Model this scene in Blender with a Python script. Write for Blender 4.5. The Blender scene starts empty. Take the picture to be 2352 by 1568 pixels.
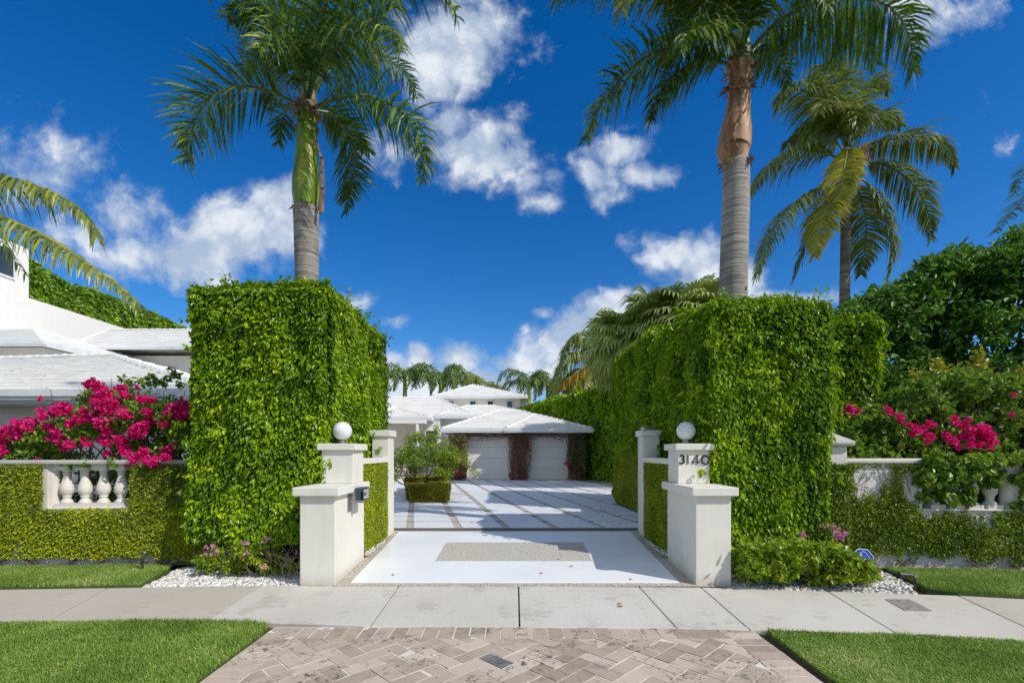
import bpy, math, random
import numpy as np
from mathutils import Vector, Matrix
random.seed(7)
RNG = np.random.default_rng(11)
sc = bpy.context.scene
COL = sc.collection
R = math.radians
# ------------------------------------------------------------------ camera model
F, CX, HY, CZ = 1110.0, 1176.0, 1038.0, 1.54      # focal length etc. on a 2352-wide frame

def P(u, v, Y):
    return Vector(((u-CX)/F*Y, Y, CZ+(HY-v)/F*Y))

def G(u, v, z=0.0):
    Y = (CZ-z)*F/(v-HY)
    return Vector(((u-CX)/F*Y, Y, z))

def ramp_z(y):
    return 0.0712*(max(5.6, min(y, 8.34))-5.6)

cam_d = bpy.data.cameras.new('camera')
cam_d.sensor_width = 36.0
cam_d.lens = 36.0*F/2352
cam_d.shift_y = (HY-784)/2352
cam_d.clip_start = 0.05
cam_d.clip_end = 3000
cam = bpy.data.objects.new('camera', cam_d)
cam.location = (0, 0, CZ)
cam.rotation_euler = (R(90), 0, 0)
COL.objects.link(cam)
sc.camera = cam
sc.view_settings.view_transform = 'Standard'
sc.view_settings.look = 'None'
sc.view_settings.exposure = 0.0
sc.view_settings.gamma = 1.0

# ------------------------------------------------------------------ node helper
class NT:
    def __init__(s, tree):
        s.t = tree; s.n = tree.nodes; s.l = tree.links
    def new(s, typ, **kw):
        n = s.n.new(typ)
        for k, v in kw.items():
            setattr(n, k, v)
        return n
    def link(s, a, b):
        s.l.new(a, b)
    def setin(s, sock, v):
        if isinstance(v, bpy.types.NodeSocket): s.l.new(v, sock)
        else: sock.default_value = v
    def math(s, op, a, b=None, c=None, clamp=False):
        n = s.new('ShaderNodeMath', operation=op, use_clamp=clamp)
        s.setin(n.inputs[0], a)
        if b is not None: s.setin(n.inputs[1], b)
        if c is not None: s.setin(n.inputs[2], c)
        return n.outputs[0]
    def vmath(s, op, a, b=None, out=0):
        n = s.new('ShaderNodeVectorMath', operation=op)
        s.setin(n.inputs[0], a)
        if b is not None: s.setin(n.inputs[1], b)
        return n.outputs[out]
    def mix(s, f, a, b, blend='MIX'):
        n = s.new('ShaderNodeMix', data_type='RGBA', blend_type=blend)
        s.setin(n.inputs[0], f); s.setin(n.inputs[6], a); s.setin(n.inputs[7], b)
        return n.outputs[2]
    def noise(s, vec, scale, detail=3, rough=0.55, dist=0.0, out=0):
        n = s.new('ShaderNodeTexNoise')
        if vec is not None: s.l.new(vec, n.inputs['Vector'])
        n.inputs['Scale'].default_value = scale
        n.inputs['Detail'].default_value = detail
        n.inputs['Roughness'].default_value = rough
        n.inputs['Distortion'].default_value = dist
        return n.outputs[out]
    def ramp(s, f, stops, interp='LINEAR'):
        n = s.new('ShaderNodeValToRGB')
        n.color_ramp.interpolation = interp
        e = n.color_ramp.elements
        while len(e) < len(stops): e.new(0.5)
        for i, (p, c) in enumerate(stops):
            e[i].position = p
            e[i].color = (*c, 1) if len(c) == 3 else c
        s.setin(n.inputs[0], f)
        return n.outputs[0]
    def maprange(s, v, a, b, c=0.0, d=1.0, smooth=False):
        n = s.new('ShaderNodeMapRange')
        if smooth: n.interpolation_type = 'SMOOTHSTEP'
        s.setin(n.inputs[0], v)
        for i, x in enumerate((a, b, c, d)): n.inputs[i+1].default_value = x
        return n.outputs[0]
    def bump(s, h, strength=0.3, dist=0.01):
        n = s.new('ShaderNodeBump')
        n.inputs['Strength'].default_value = strength
        n.inputs['Distance'].default_value = dist
        s.l.new(h, n.inputs['Height'])
        return n.outputs[0]

def mat_base(name):
    m = bpy.data.materials.new(name)
    m.use_nodes = True
    m.node_tree.nodes.clear()
    t = NT(m.node_tree)
    out = t.new('ShaderNodeOutputMaterial')
    b = t.new('ShaderNodeBsdfPrincipled')
    t.link(b.outputs[0], out.inputs[0])
    return m, t, b, out

def objco(t, scale=None):
    c = t.new('ShaderNodeTexCoord').outputs['Object']
    if scale:
        mp = t.new('ShaderNodeMapping'); mp.inputs['Scale'].default_value = scale
        t.link(c, mp.inputs[0]); c = mp.outputs[0]
    return c

def worldco(t, scale=None):
    c = t.new('ShaderNodeNewGeometry').outputs['Position']
    if scale:
        mp = t.new('ShaderNodeMapping'); mp.inputs['Scale'].default_value = scale
        t.link(c, mp.inputs[0]); c = mp.outputs[0]
    return c

def tint_of(t, name='tint'):
    a = t.new('ShaderNodeAttribute'); a.attribute_name = name
    return a.outputs['Fac']

def m_stucco(name, col=(0.80, 0.79, 0.75), dirt=(0.55, 0.52, 0.44), amt=0.35, bump=0.25, grain=90, rough=0.75, streak=True):
    m, t, b, o = mat_base(name)
    c = worldco(t)
    n1 = t.noise(c, 1.3, 5, 0.6)
    sc_ = worldco(t, (6, 6, 0.9))
    n2 = t.noise(sc_, 1.0, 4, 0.6)
    f = t.math('MULTIPLY', t.maprange(n1, 0.42, 0.75), t.maprange(n2, 0.45, 0.7)) if streak else t.maprange(n1, 0.45, 0.8)
    f = t.math('MULTIPLY', f, amt)
    cc = t.mix(f, (*col, 1), (*dirt, 1))
    if streak:
        sz = t.new('ShaderNodeSeparateXYZ'); t.link(c, sz.inputs[0])
        nb = t.noise(c, 7, 5, 0.7)
        foot = t.math('MULTIPLY', t.maprange(t.math('ADD', sz.outputs[2], t.math('MULTIPLY', nb, 0.16)), 0.07, 0.24, 1, 0), 0.45)
        cc = t.mix(foot, cc, (dirt[0]*.75, dirt[1]*.72, dirt[2]*.68, 1))
        nm = t.noise(c, 2.4, 6, 0.7)
        cc = t.mix(t.math('MULTIPLY', t.maprange(nm, 0.5, 0.72), 0.14), cc, (dirt[0], dirt[1], dirt[2], 1))
    t.setin(b.inputs['Base Color'], cc)
    b.inputs['Roughness'].default_value = rough
    n3 = t.noise(c, grain, 3, 0.6)
    n4 = t.noise(c, 5, 2, 0.5)
    h = t.math('ADD', t.math('MULTIPLY', n3, 0.35), n4)
    t.link(t.bump(h, bump, 0.004), b.inputs['Normal'])
    return m

def m_leaf(name, stops, rough=0.38, trans=0.28, tcol=(0.25, 0.45, 0.03), clump=2.2, spec=0.5, clump_amt=0.5):
    m, t, b, o = mat_base(name)
    tn = tint_of(t)
    n = t.noise(worldco(t), clump, 3, 0.6)
    f = t.math('ADD', tn, t.math('MULTIPLY', t.math('SUBTRACT', n, 0.5), clump_amt*2))
    col = t.ramp(f, stops)
    t.link(col, b.inputs['Base Color'])
    b.inputs['Roughness'].default_value = rough
    b.inputs['Specular IOR Level'].default_value = spec
    tr = t.new('ShaderNodeBsdfTranslucent')
    t.link(t.mix(0.45, col, (*tcol, 1)), tr.inputs[0])
    mx = t.new('ShaderNodeMixShader'); mx.inputs[0].default_value = trans
    t.link(b.outputs[0], mx.inputs[1]); t.link(tr.outputs[0], mx.inputs[2])
    t.link(mx.outputs[0], o.inputs[0])
    return m

def m_plain(name, col, rough=0.6, metal=0.0, var=0.15, scale=20, bump=0.0, spec=0.5):
    m, t, b, o = mat_base(name)
    n = t.noise(worldco(t), scale, 4, 0.6)
    dark = tuple(x*(1-var*1.6) for x in col)
    lite = tuple(min(1, x*(1+var)) for x in col)
    t.setin(b.inputs['Base Color'], t.mix(t.maprange(n, 0.3, 0.7), (*dark, 1), (*lite, 1)))
    b.inputs['Roughness'].default_value = rough
    b.inputs['Metallic'].default_value = metal
    b.inputs['Specular IOR Level'].default_value = spec
    if bump: t.link(t.bump(n, bump, 0.01), b.inputs['Normal'])
    return m

M = {}
M['wall_white'] = m_stucco('white_masonry_paint', (0.77, 0.745, 0.67), (0.50, 0.45, 0.34), 0.42)
M['house_white'] = m_stucco('house_paint', (0.84, 0.815, 0.76), (0.6, 0.57, 0.5), 0.15, bump=0.1)
M['tile'] = m_stucco('white_roof_tile', (0.84, 0.83, 0.80), (0.50, 0.48, 0.43), 0.35, bump=0.3, grain=40, streak=False)
M['gutter'] = m_plain('white_gutter', (0.78, 0.79, 0.80), 0.4, var=0.05, scale=3)
M['rough_stucco'] = m_stucco('rough_white_stucco', (0.74, 0.70, 0.66), (0.34, 0.31, 0.27), 0.6, bump=0.9, grain=22)
M['stone'] = m_stucco('cast_stone', (0.70, 0.66, 0.59), (0.22, 0.20, 0.17), 0.75, bump=0.5, grain=60)
M['coping'] = m_stucco('weathered_coping', (0.50, 0.49, 0.45), (0.12, 0.12, 0.11), 0.9, bump=0.6, grain=50, streak=False)
M['ficus'] = m_leaf('ficus_leaf', [(0.0, (0.045, 0.11, 0.003)), (0.42, (0.18, 0.33, 0.004)), (0.72, (0.38, 0.54, 0.006)), (1.0, (0.74, 0.76, 0.02))], 0.36, 0.30, (0.48, 0.68, 0.01), spec=0.32, clump_amt=0.7)
M['fig'] = m_leaf('creeping_fig_leaf', [(0.0, (0.10, 0.14, 0.004)), (0.45, (0.32, 0.40, 0.006)), (0.8, (0.52, 0.54, 0.01)), (1.0, (0.72, 0.62, 0.02))], 0.5, 0.2, (0.3, 0.4, 0.03), 1.6)
M['fig_sparse'] = m_leaf('sparse_fig_leaf', [(0.0, (0.05, 0.09, 0.006)), (0.5, (0.18, 0.27, 0.010)), (0.85, (0.38, 0.46, 0.02)), (1.0, (0.6, 0.58, 0.04))], 0.5, 0.2, (0.3, 0.4, 0.03), 1.6)
M['parterre'] = m_leaf('box_hedge_leaf', [(0.0, (0.09, 0.10, 0.006)), (0.45, (0.28, 0.29, 0.01)), (0.8, (0.5, 0.46, 0.012)), (1.0, (0.45, 0.25, 0.02))], 0.5, 0.2, (0.4, 0.4, 0.03), 1.5)
M['bush'] = m_leaf('bush_leaf', [(0.0, (0.06, 0.12, 0.01)), (0.5, (0.22, 0.34, 0.015)), (0.85, (0.42, 0.52, 0.03)), (1.0, (0.6, 0.6, 0.05))], 0.4, 0.3, (0.35, 0.5, 0.04), 2)
M['bougain_leaf'] = m_leaf('bougainvillea_leaf', [(0.0, (0.05, 0.12, 0.012)), (0.5, (0.16, 0.29, 0.022)), (0.85, (0.34, 0.44, 0.03)), (1.0, (0.55, 0.5, 0.04))], 0.4, 0.3, (0.25, 0.45, 0.04), 3)
M['bract'] = m_leaf('magenta_bract', [(0.0, (0.42, 0.0, 0.10)), (0.5, (0.82, 0.006, 0.24)), (0.85, (0.94, 0.04, 0.38)), (1.0, (0.95, 0.14, 0.42))], 0.55, 0.35, (0.95, 0.02, 0.2), 4, clump_amt=0.25)
M['bract_faded'] = m_leaf('faded_red_bract', [(0.0, (0.22, 0.01, 0.03)), (0.6, (0.55, 0.03, 0.09)), (1.0, (0.75, 0.12, 0.16))], 0.6, 0.3, (0.8, 0.1, 0.1), 4)
M['pink'] = m_leaf('pink_petal', [(0.0, (0.65, 0.2, 0.42)), (1.0, (0.85, 0.45, 0.65))], 0.5, 0.3, (0.9, 0.4, 0.6), 4)
M['tree_leaf'] = m_leaf('broad_tree_leaf', [(0.0, (0.025, 0.07, 0.008)), (0.5, (0.09, 0.22, 0.014)), (0.85, (0.24, 0.42, 0.02)), (1.0, (0.4, 0.55, 0.03))], 0.5, 0.28, (0.12, 0.35, 0.03), 1.2)
M['shrub_leaf'] = m_leaf('shrub_leaf', [(0.0, (0.07, 0.13, 0.006)), (0.5, (0.26, 0.38, 0.01)), (0.85, (0.46, 0.56, 0.02)), (1.0, (0.64, 0.58, 0.03))], 0.38, 0.28, (0.3, 0.5, 0.03), 3)
M['far_leaf'] = m_leaf('distant_hedge_leaf', [(0.0, (0.07, 0.16, 0.012)), (0.5, (0.2, 0.36, 0.02)), (1.0, (0.42, 0.55, 0.04))], 0.45, 0.25, (0.3, 0.5, 0.03), 0.8)
M['royal'] = m_leaf('royal_palm_leaflet', [(0.0, (0.025, 0.065, 0.010)), (0.5, (0.085, 0.17, 0.015)), (0.85, (0.24, 0.33, 0.02)), (1.0, (0.46, 0.48, 0.03))], 0.5, 0.25, (0.12, 0.32, 0.03), 1.2)
M['coco'] = m_leaf('coconut_leaflet', [(0.0, (0.06, 0.10, 0.018)), (0.5, (0.20, 0.26, 0.03)), (0.85, (0.42, 0.43, 0.05)), (1.0, (0.6, 0.52, 0.16))], 0.4, 0.25, (0.25, 0.35, 0.05), 1.5)
M['coco_yellow'] = m_leaf('yellowing_leaflet', [(0.0, (0.22, 0.26, 0.02)), (0.5, (0.45, 0.44, 0.03)), (1.0, (0.75, 0.6, 0.08))], 0.45, 0.3, (0.5, 0.45, 0.05), 2)
M['coco_gold'] = m_leaf('golden_leaflet', [(0.0, (0.35, 0.2, 0.02)), (0.5, (0.6, 0.36, 0.03)), (1.0, (0.75, 0.5, 0.08))], 0.5, 0.3, (0.7, 0.5, 0.05), 2)
M['fan'] = m_leaf('fan_palm_leaf', [(0.0, (0.16, 0.22, 0.04)), (0.5, (0.40, 0.48, 0.12)), (1.0, (0.65, 0.70, 0.25))], 0.45, 0.25, (0.25, 0.35, 0.06), 1.0)
M['grass'] = m_leaf('grass_blade', [(0.0, (0.10, 0.19, 0.02)), (0.4, (0.23, 0.37, 0.05)), (0.75, (0.38, 0.52, 0.10)), (1.0, (0.74, 0.68, 0.36))], 0.6, 0.2, (0.3, 0.4, 0.06), 1.3, clump_amt=0.75)
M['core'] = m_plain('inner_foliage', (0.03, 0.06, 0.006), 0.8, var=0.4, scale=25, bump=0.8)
M['twig'] = m_plain('twig_bark', (0.16, 0.105, 0.07), 0.8, var=0.35, scale=30, bump=0.4)
M['twig_pale'] = m_plain('pale_twig', (0.34, 0.25, 0.16), 0.8, var=0.3, scale=30)
M['petiole'] = m_plain('green_petiole', (0.10, 0.18, 0.035), 0.4, var=0.25, scale=12)
M['petiole_yel'] = m_plain('yellow_petiole', (0.42, 0.36, 0.07), 0.45, var=0.2, scale=12)
M['metal'] = m_plain('brushed_metal', (0.38, 0.37, 0.35), 0.35, 0.8, 0.2, 40)
M['dark_metal'] = m_plain('dark_bronze', (0.045, 0.043, 0.04), 0.5, 0.3, 0.2, 40)
M['numeral'] = m_plain('aged_numeral_metal', (0.19, 0.18, 0.16), 0.5, 0.5, 0.2, 40)
M['slate_box'] = m_plain('slate_blue_steel', (0.045, 0.075, 0.11), 0.4, 0.2, 0.12, 30)
M['soil'] = m_plain('dark_soil', (0.09, 0.065, 0.045), 0.95, var=0.4, scale=30, bump=0.8)
M['blue_sign'] = m_plain('blue_enamel', (0.01, 0.07, 0.5), 0.35, var=0.05)
M['white_paint'] = m_plain('white_enamel', (0.82, 0.83, 0.85), 0.35, var=0.03)
M['coconut'] = m_plain('coconut_husk', (0.30, 0.20, 0.05), 0.6, var=0.3)
M['infl'] = m_plain('orange_flower_stalk', (0.55, 0.28, 0.05), 0.6, var=0.3)

def m_glass_globe():
    m, t, b, o = mat_base('opal_globe')
    b.inputs['Base Color'].default_value = (0.80, 0.81, 0.82, 1)
    b.inputs['Roughness'].default_value = 0.12
    b.inputs['Coat Weight'].default_value = 0.6
    b.inputs['Coat Roughness'].default_value = 0.05
    n = t.noise(objco(t), 12, 3)
    t.setin(b.inputs['Base Color'], t.mix(t.maprange(n, 0.4, 0.8), (0.82, 0.83, 0.84, 1), (0.72, 0.72, 0.70, 1)))
    return m
M['globe'] = m_glass_globe()

def m_window():
    m, t, b, o = mat_base('dark_window_glass')
    n = t.noise(worldco(t), 0.7, 2)
    t.setin(b.inputs['Base Color'], t.mix(n, (0.02, 0.03, 0.04, 1), (0.07, 0.09, 0.11, 1)))
    b.inputs['Roughness'].default_value = 0.06
    b.inputs['Specular IOR Level'].default_value = 0.8
    return m
M['glass'] = m_window()

def m_trunk(name, c1, c2, ring=26, stain=0.5):
    m, t, b, o = mat_base(name)
    c = objco(t, (1.1, 1.1, ring))
    n = t.noise(c, 1.0, 5, 0.7)
    big = t.noise(objco(t, (2.5, 2.5, 1.2)), 1.0, 4, 0.6)
    col = t.ramp(n, [(0.25, tuple(x*0.35 for x in c1)), (0.45, c1), (0.62, c2), (0.8, tuple(min(1, x*1.15) for x in c2))])
    col = t.mix(t.math('MULTIPLY', t.maprange(big, 0.5, 0.68), stain), col, (c1[0]*0.4, c1[1]*0.38, c1[2]*0.36, 1))
    t.link(col, b.inputs['Base Color'])
    b.inputs['Roughness'].default_value = 0.85
    t.link(t.bump(n, 0.9, 0.03), b.inputs['Normal'])
    return m
M['trunk'] = m_trunk('royal_palm_bark', (0.30, 0.27, 0.24), (0.46, 0.42, 0.38))
M['coco_trunk'] = m_trunk('coconut_bark', (0.22, 0.18, 0.14), (0.34, 0.29, 0.24), 14)

def m_shaft(name, stops, streaks=(14, 14, 1.2), rough=0.4):
    m, t, b, o = mat_base(name)
    n = t.noise(objco(t, streaks), 1.0, 4, 0.6, 0.6)
    t.link(t.ramp(n, stops), b.inputs['Base Color'])
    b.inputs['Roughness'].default_value = rough
    t.link(t.bump(n, 0.4, 0.01), b.inputs['Normal'])
    return m
M['shaft_green'] = m_shaft('green_crownshaft', [(0.3, (0.07, 0.15, 0.01)), (0.5, (0.16, 0.27, 0.015)), (0.62, (0.36, 0.38, 0.02)), (0.75, (0.50, 0.36, 0.03))], (9, 9, 1.5))
M['shaft_brown'] = m_shaft('dry_brown_crownshaft', [(0.25, (0.16, 0.07, 0.04)), (0.45, (0.36, 0.18, 0.10)), (0.6, (0.55, 0.33, 0.19)), (0.8, (0.72, 0.52, 0.34))], (12, 12, 0.9), 0.6)
M['dry_sheath'] = m_shaft('dry_sheath', [(0.3, (0.10, 0.06, 0.04)), (0.55, (0.33, 0.22, 0.14)), (0.8, (0.6, 0.45, 0.3))], (16, 16, 3), 0.8)

def m_concrete(name, base, warm, dark, speck=0.5):
    m, t, b, o = mat_base(name)
    c = worldco(t)
    tn = tint_of(t)
    n1 = t.noise(c, 0.8, 6, 0.62)
    n2 = t.noise(c, 3.3, 6, 0.65)
    col = t.mix(t.maprange(n1, 0.35, 0.7), (*base, 1), (*warm, 1))
    col = t.mix(t.math('MULTIPLY', t.maprange(n2, 0.55, 0.72, smooth=True), 0.55), col, (*dark, 1))
    # water/oil stains with crisp ragged edges
    n3 = t.noise(c, 1.7, 8, 0.7)
    col = t.mix(t.math('MULTIPLY', t.maprange(n3, 0.565, 0.60, smooth=True), 0.5), col, (*dark, 1))
    # broom marks
    n4 = t.noise(worldco(t, (70, 3, 70)), 1.0, 3, 0.6)
    col = t.mix(t.math('MULTIPLY', t.maprange(n4, 0.35, 0.75), 0.22), col, (*dark, 1))
    n5 = t.noise(c, 130, 2, 0.6)
    col = t.mix(t.math('MULTIPLY', t.maprange(n5, 0.55, 0.75), 0.3), col, (dark[0]*0.7, dark[1]*0.7, dark[2]*0.7, 1))
    col = t.mix(t.math('MULTIPLY', tn, 0.75), col, (warm[0]*0.66, warm[1]*0.58, warm[2]*0.52, 1))
    t.link(col, b.inputs['Base Color'])
    b.inputs['Roughness'].default_value = 0.8
    h = t.math('ADD', t.math('MULTIPLY', n5, 0.6), n4)
    t.link(t.bump(h, 0.35, 0.004), b.inputs['Normal'])
    return m
M['sidewalk'] = m_concrete('broomed_concrete', (0.66, 0.63, 0.57), (0.58, 0.54, 0.47), (0.42, 0.38, 0.33))

def m_paver():
    m, t, b, o = mat_base('sandstone_paver')
    c = worldco(t)
    tn = tint_of(t)
    col = t.ramp(tn, [(0.0, (0.33, 0.255, 0.195)), (0.3, (0.43, 0.34, 0.265)), (0.65, (0.52, 0.415, 0.33)), (0.93, (0.60, 0.50, 0.41)), (0.97, (0.15, 0.15, 0.15)), (1.0, (0.12, 0.12, 0.125))])
    n1 = t.noise(c, 5, 6, 0.65)
    col = t.mix(t.math('MULTIPLY', t.maprange(n1, 0.4, 0.75), 0.4), col, (0.56, 0.48, 0.40, 1))
    n2 = t.noise(c, 16, 8, 0.75, 0.8)
    col = t.mix(t.math('MULTIPLY', t.math('MULTIPLY', t.maprange(n2, 0.535, 0.575), t.maprange(t.noise(c, 2.2, 3, 0.6), 0.46, 0.6)), 0.85), col, (0.06, 0.055, 0.05, 1))
    n3 = t.noise(c, 1.6, 7, 0.7)
    col = t.mix(t.math('MULTIPLY', t.maprange(n3, 0.55, 0.66), 0.55), col, (0.17, 0.15, 0.13, 1))
    t.link(col, b.inputs['Base Color'])
    b.inputs['Roughness'].default_value = 0.8
    n5 = t.noise(c, 60, 3, 0.6)
    t.link(t.bump(t.math('ADD', n5, n2), 0.4, 0.006), b.inputs['Normal'])
    return m
M['paver'] = m_paver()

def m_mortar():
    m, t, b, o = mat_base('paver_mortar')
    c = worldco(t)
    n = t.noise(c, 9, 5, 0.7)
    col = t.ramp(n, [(0.36, (0.12, 0.105, 0.085)), (0.42, (0.66, 0.60, 0.51)), (0.7, (0.82, 0.77, 0.69))])
    t.link(col, b.inputs['Base Color'])
    b.inputs['Roughness'].default_value = 0.95
    t.link(t.bump(t.noise(c, 120, 3), 0.6, 0.006), b.inputs['Normal'])
    return m
M['mortar'] = m_mortar()

def m_pebbledash(name='exposed_pebble', light=(0.62, 0.56, 0.47), dark=(0.30, 0.26, 0.20), scale=42):
    m, t, b, o = mat_base(name)
    c = worldco(t)
    v = t.new('ShaderNodeTexVoronoi'); v.inputs['Scale'].default_value = scale
    dist = t.noise(c, 30, 2, out=1)
    t.link(t.vmath('ADD', c, t.vmath('MULTIPLY', dist, (0.012, 0.012, 0.012))), v.inputs['Vector'])
    cellc = t.new('ShaderNodeSeparateColor'); t.link(v.outputs['Color'], cellc.inputs[0])
    d = v.outputs['Distance']
    col = t.mix(cellc.outputs[0], (*light, 1), tuple(x*0.8 for x in light)+(1,))
    col = t.mix(t.maprange(d, 0.42, 0.75), col, (*dark, 1))
    t.link(col, b.inputs['Base Color'])
    b.inputs['Roughness'].default_value = 0.7
    t.link(t.bump(t.math('SUBTRACT', 1.0, d), 0.8, 0.012), b.inputs['Normal'])
    return m
M['pebbledash'] = m_pebbledash()
M['apron'] = m_stucco('white_deck_coating', (0.83, 0.84, 0.85), (0.62, 0.63, 0.63), 0.4, bump=0.12, grain=120, rough=0.38, streak=False)
M['slab'] = m_stucco('white_court_slab', (0.78, 0.80, 0.83), (0.50, 0.50, 0.49), 0.4, bump=0.2, grain=80, rough=0.5, streak=False)
M['pebble'] = None
def m_pebble():
    m, t, b, o = mat_base('white_river_stone')
    tn = tint_of(t)
    col = t.ramp(tn, [(0.0, (0.36, 0.33, 0.29)), (0.25, (0.62, 0.59, 0.54)), (0.7, (0.76, 0.74, 0.70)), (1.0, (0.82, 0.81, 0.79))])
    t.link(col, b.inputs['Base Color']); b.inputs['Roughness'].default_value = 0.6
    return m
M['pebble'] = m_pebble()

def m_ground():
    m, t, b, o = mat_base('far_lawn')
    c = worldco(t)
    n = t.noise(c, 2.0, 6, 0.7)
    t.link(t.ramp(n, [(0.3, (0.04, 0.07, 0.015)), (0.55, (0.08, 0.14, 0.03)), (0.75, (0.13, 0.15, 0.06))]), b.inputs['Base Color'])
    b.inputs['Roughness'].default_value = 0.9
    t.link(t.bump(t.noise(c, 40, 4), 0.8, 0.03), b.inputs['Normal'])
    return m
M['ground'] = m_ground()
def m_asphalt():
    m, t, b, o = mat_base('asphalt')
    c = worldco(t)
    n = t.noise(c, 90, 3)
    t.link(t.ramp(n, [(0.3, (0.03, 0.03, 0.03)), (0.7, (0.08, 0.08, 0.078))]), b.inputs['Base Color'])
    b.inputs['Roughness'].default_value = 0.9
    t.link(t.bump(n, 0.5, 0.006), b.inputs['Normal'])
    return m
M['asphalt'] = m_asphalt()

# ------------------------------------------------------------------ mesh helpers
def tag(o, label=None, cat=None, group=None, kind=None):
    if label: o['label'] = label
    if cat: o['category'] = cat
    if group: o['group'] = group
    if kind: o['kind'] = kind
    return o

def empty(name, loc=(0, 0, 0), rz=0.0):
    o = bpy.data.objects.new(name, None)
    o.empty_display_size = 0.2
    o.location = loc
    o.rotation_euler = (0, 0, rz)
    COL.objects.link(o)
    return o

def thing(name, label, cat, loc=(0, 0, 0), rz=0.0, group=None):
    return tag(empty(name, loc, rz), label, cat, group)

def link(name, me, mat, parent=None, smooth=False):
    if mat: me.materials.append(mat)
    o = bpy.data.objects.new(name, me)
    COL.objects.link(o)
    if parent:
        o.parent = parent
        # geometry is written in world space: undo the parent's placement
        o.matrix_parent_inverse = parent_world(parent).inverted()
    if smooth:
        me.polygons.foreach_set('use_smooth', np.ones(len(me.polygons), dtype=bool))
    return o

def parent_world(p):
    m = Matrix.LocRotScale(p.location, p.rotation_euler, None)
    if p.parent:
        m = parent_world(p.parent) @ p.matrix_parent_inverse @ m
    return m

class MB:
    def __init__(s):
        s.v = []; s.f = []; s.t = []
    def face(s, pts, tint=0.5):
        i = len(s.v)
        s.v += [tuple(p) for p in pts]
        s.f.append(tuple(range(i, i+len(pts)))); s.t.append(tint)
    def box(s, x0, x1, y0, y1, z0, z1, tint=0.5):
        c = [(x0, y0, z0), (x1, y0, z0), (x1, y1, z0), (x0, y1, z0), (x0, y0, z1), (x1, y0, z1), (x1, y1, z1), (x0, y1, z1)]
        s.hexa(c, tint)
    def hexa(s, c, tint=0.5):
        i = len(s.v); s.v += [tuple(p) for p in c]
        for q in ((3, 2, 1, 0), (4, 5, 6, 7), (0, 1, 5, 4), (1, 2, 6, 5), (2, 3, 7, 6), (3, 0, 4, 7)):
            s.f.append(tuple(i+k for k in q)); s.t.append(tint)
    def prism(s, poly, z0, z1, tint=0.5):
        # poly: list of (x,y) counter-clockwise; z0/z1 float or function of (x,y)
        f0 = z0 if callable(z0) else (lambda x, y: z0)
        f1 = z1 if callable(z1) else (lambda x, y: z1)
        n = len(poly); i = len(s.v)
        s.v += [(x, y, f0(x, y)) for x, y in poly] + [(x, y, f1(x, y)) for x, y in poly]
        s.f.append(tuple(range(i+n-1, i-1, -1))); s.t.append(tint)
        s.f.append(tuple(range(i+n, i+2*n))); s.t.append(tint)
        for k in range(n):
            a, b = i+k, i+(k+1) % n
            s.f.append((a, b, b+n, a+n)); s.t.append(tint)
    def tube(s, pts, rad, seg=8, cap=True, tint=0.5):
        pts = [Vector(p) for p in pts]
        rads = rad if hasattr(rad, '__len__') else [rad]*len(pts)
        base = len(s.v); n = len(pts)
        ref = Vector((0, 0, 1))
        for k, p in enumerate(pts):
            d = (pts[min(k+1, n-1)]-pts[max(k-1, 0)]).normalized()
            a = d.cross(ref)
            if a.length < 0.05: a = d.cross(Vector((1, 0, 0)))
            a.normalize(); b = a.cross(d)
            for j in range(seg):
                th = 2*math.pi*j/seg
                q = p+(a*math.cos(th)+b*math.sin(th))*rads[k]
                s.v.append(tuple(q))
        for k in range(n-1):
            for j in range(seg):
                a0 = base+k*seg+j; a1 = base+k*seg+(j+1) % seg
                s.f.append((a0, a0+seg, a1+seg, a1)); s.t.append(tint)
        if cap:
            s.f.append(tuple(base+j for j in range(seg))); s.t.append(tint)
            s.f.append(tuple(base+(n-1)*seg+j for j in range(seg-1, -1, -1))); s.t.append(tint)
    def lathe(s, cx, cy, prof, seg=20, tint=0.5):
        # prof: list of (r, z)
        base = len(s.v); n = len(prof)
        for r, z in prof:
            for j in range(seg):
                th = 2*math.pi*j/seg
                s.v.append((cx+r*math.cos(th), cy+r*math.sin(th), z))
        for k in range(n-1):
            for j in range(seg):
                a0 = base+k*seg+j; a1 = base+k*seg+(j+1) % seg
                s.f.append((a0, a1, a1+seg, a0+seg)); s.t.append(tint)
        s.f.append(tuple(base+j for j in range(seg-1, -1, -1))); s.t.append(tint)
        s.f.append(tuple(base+(n-1)*seg+j for j in range(seg))); s.t.append(tint)
    def build(s, name, mat, parent=None, bevel=0.0, smooth=False, xf=None):
        me = bpy.data.meshes.new(name)
        v = s.v if xf is None else [tuple(xf @ Vector(p)) for p in s.v]
        me.from_pydata(v, [], s.f)
        a = me.attributes.new('tint', 'FLOAT', 'FACE')
        a.data.foreach_set('value', np.array(s.t, dtype=np.float32))
        me.update()
        o = link(name, me, mat, parent, smooth)
        if bevel:
            b = o.modifiers.new('bevel', 'BEVEL'); b.width = bevel; b.segments = 2; b.limit_method = 'ANGLE'
            b.harden_normals = False
        return o

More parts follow.
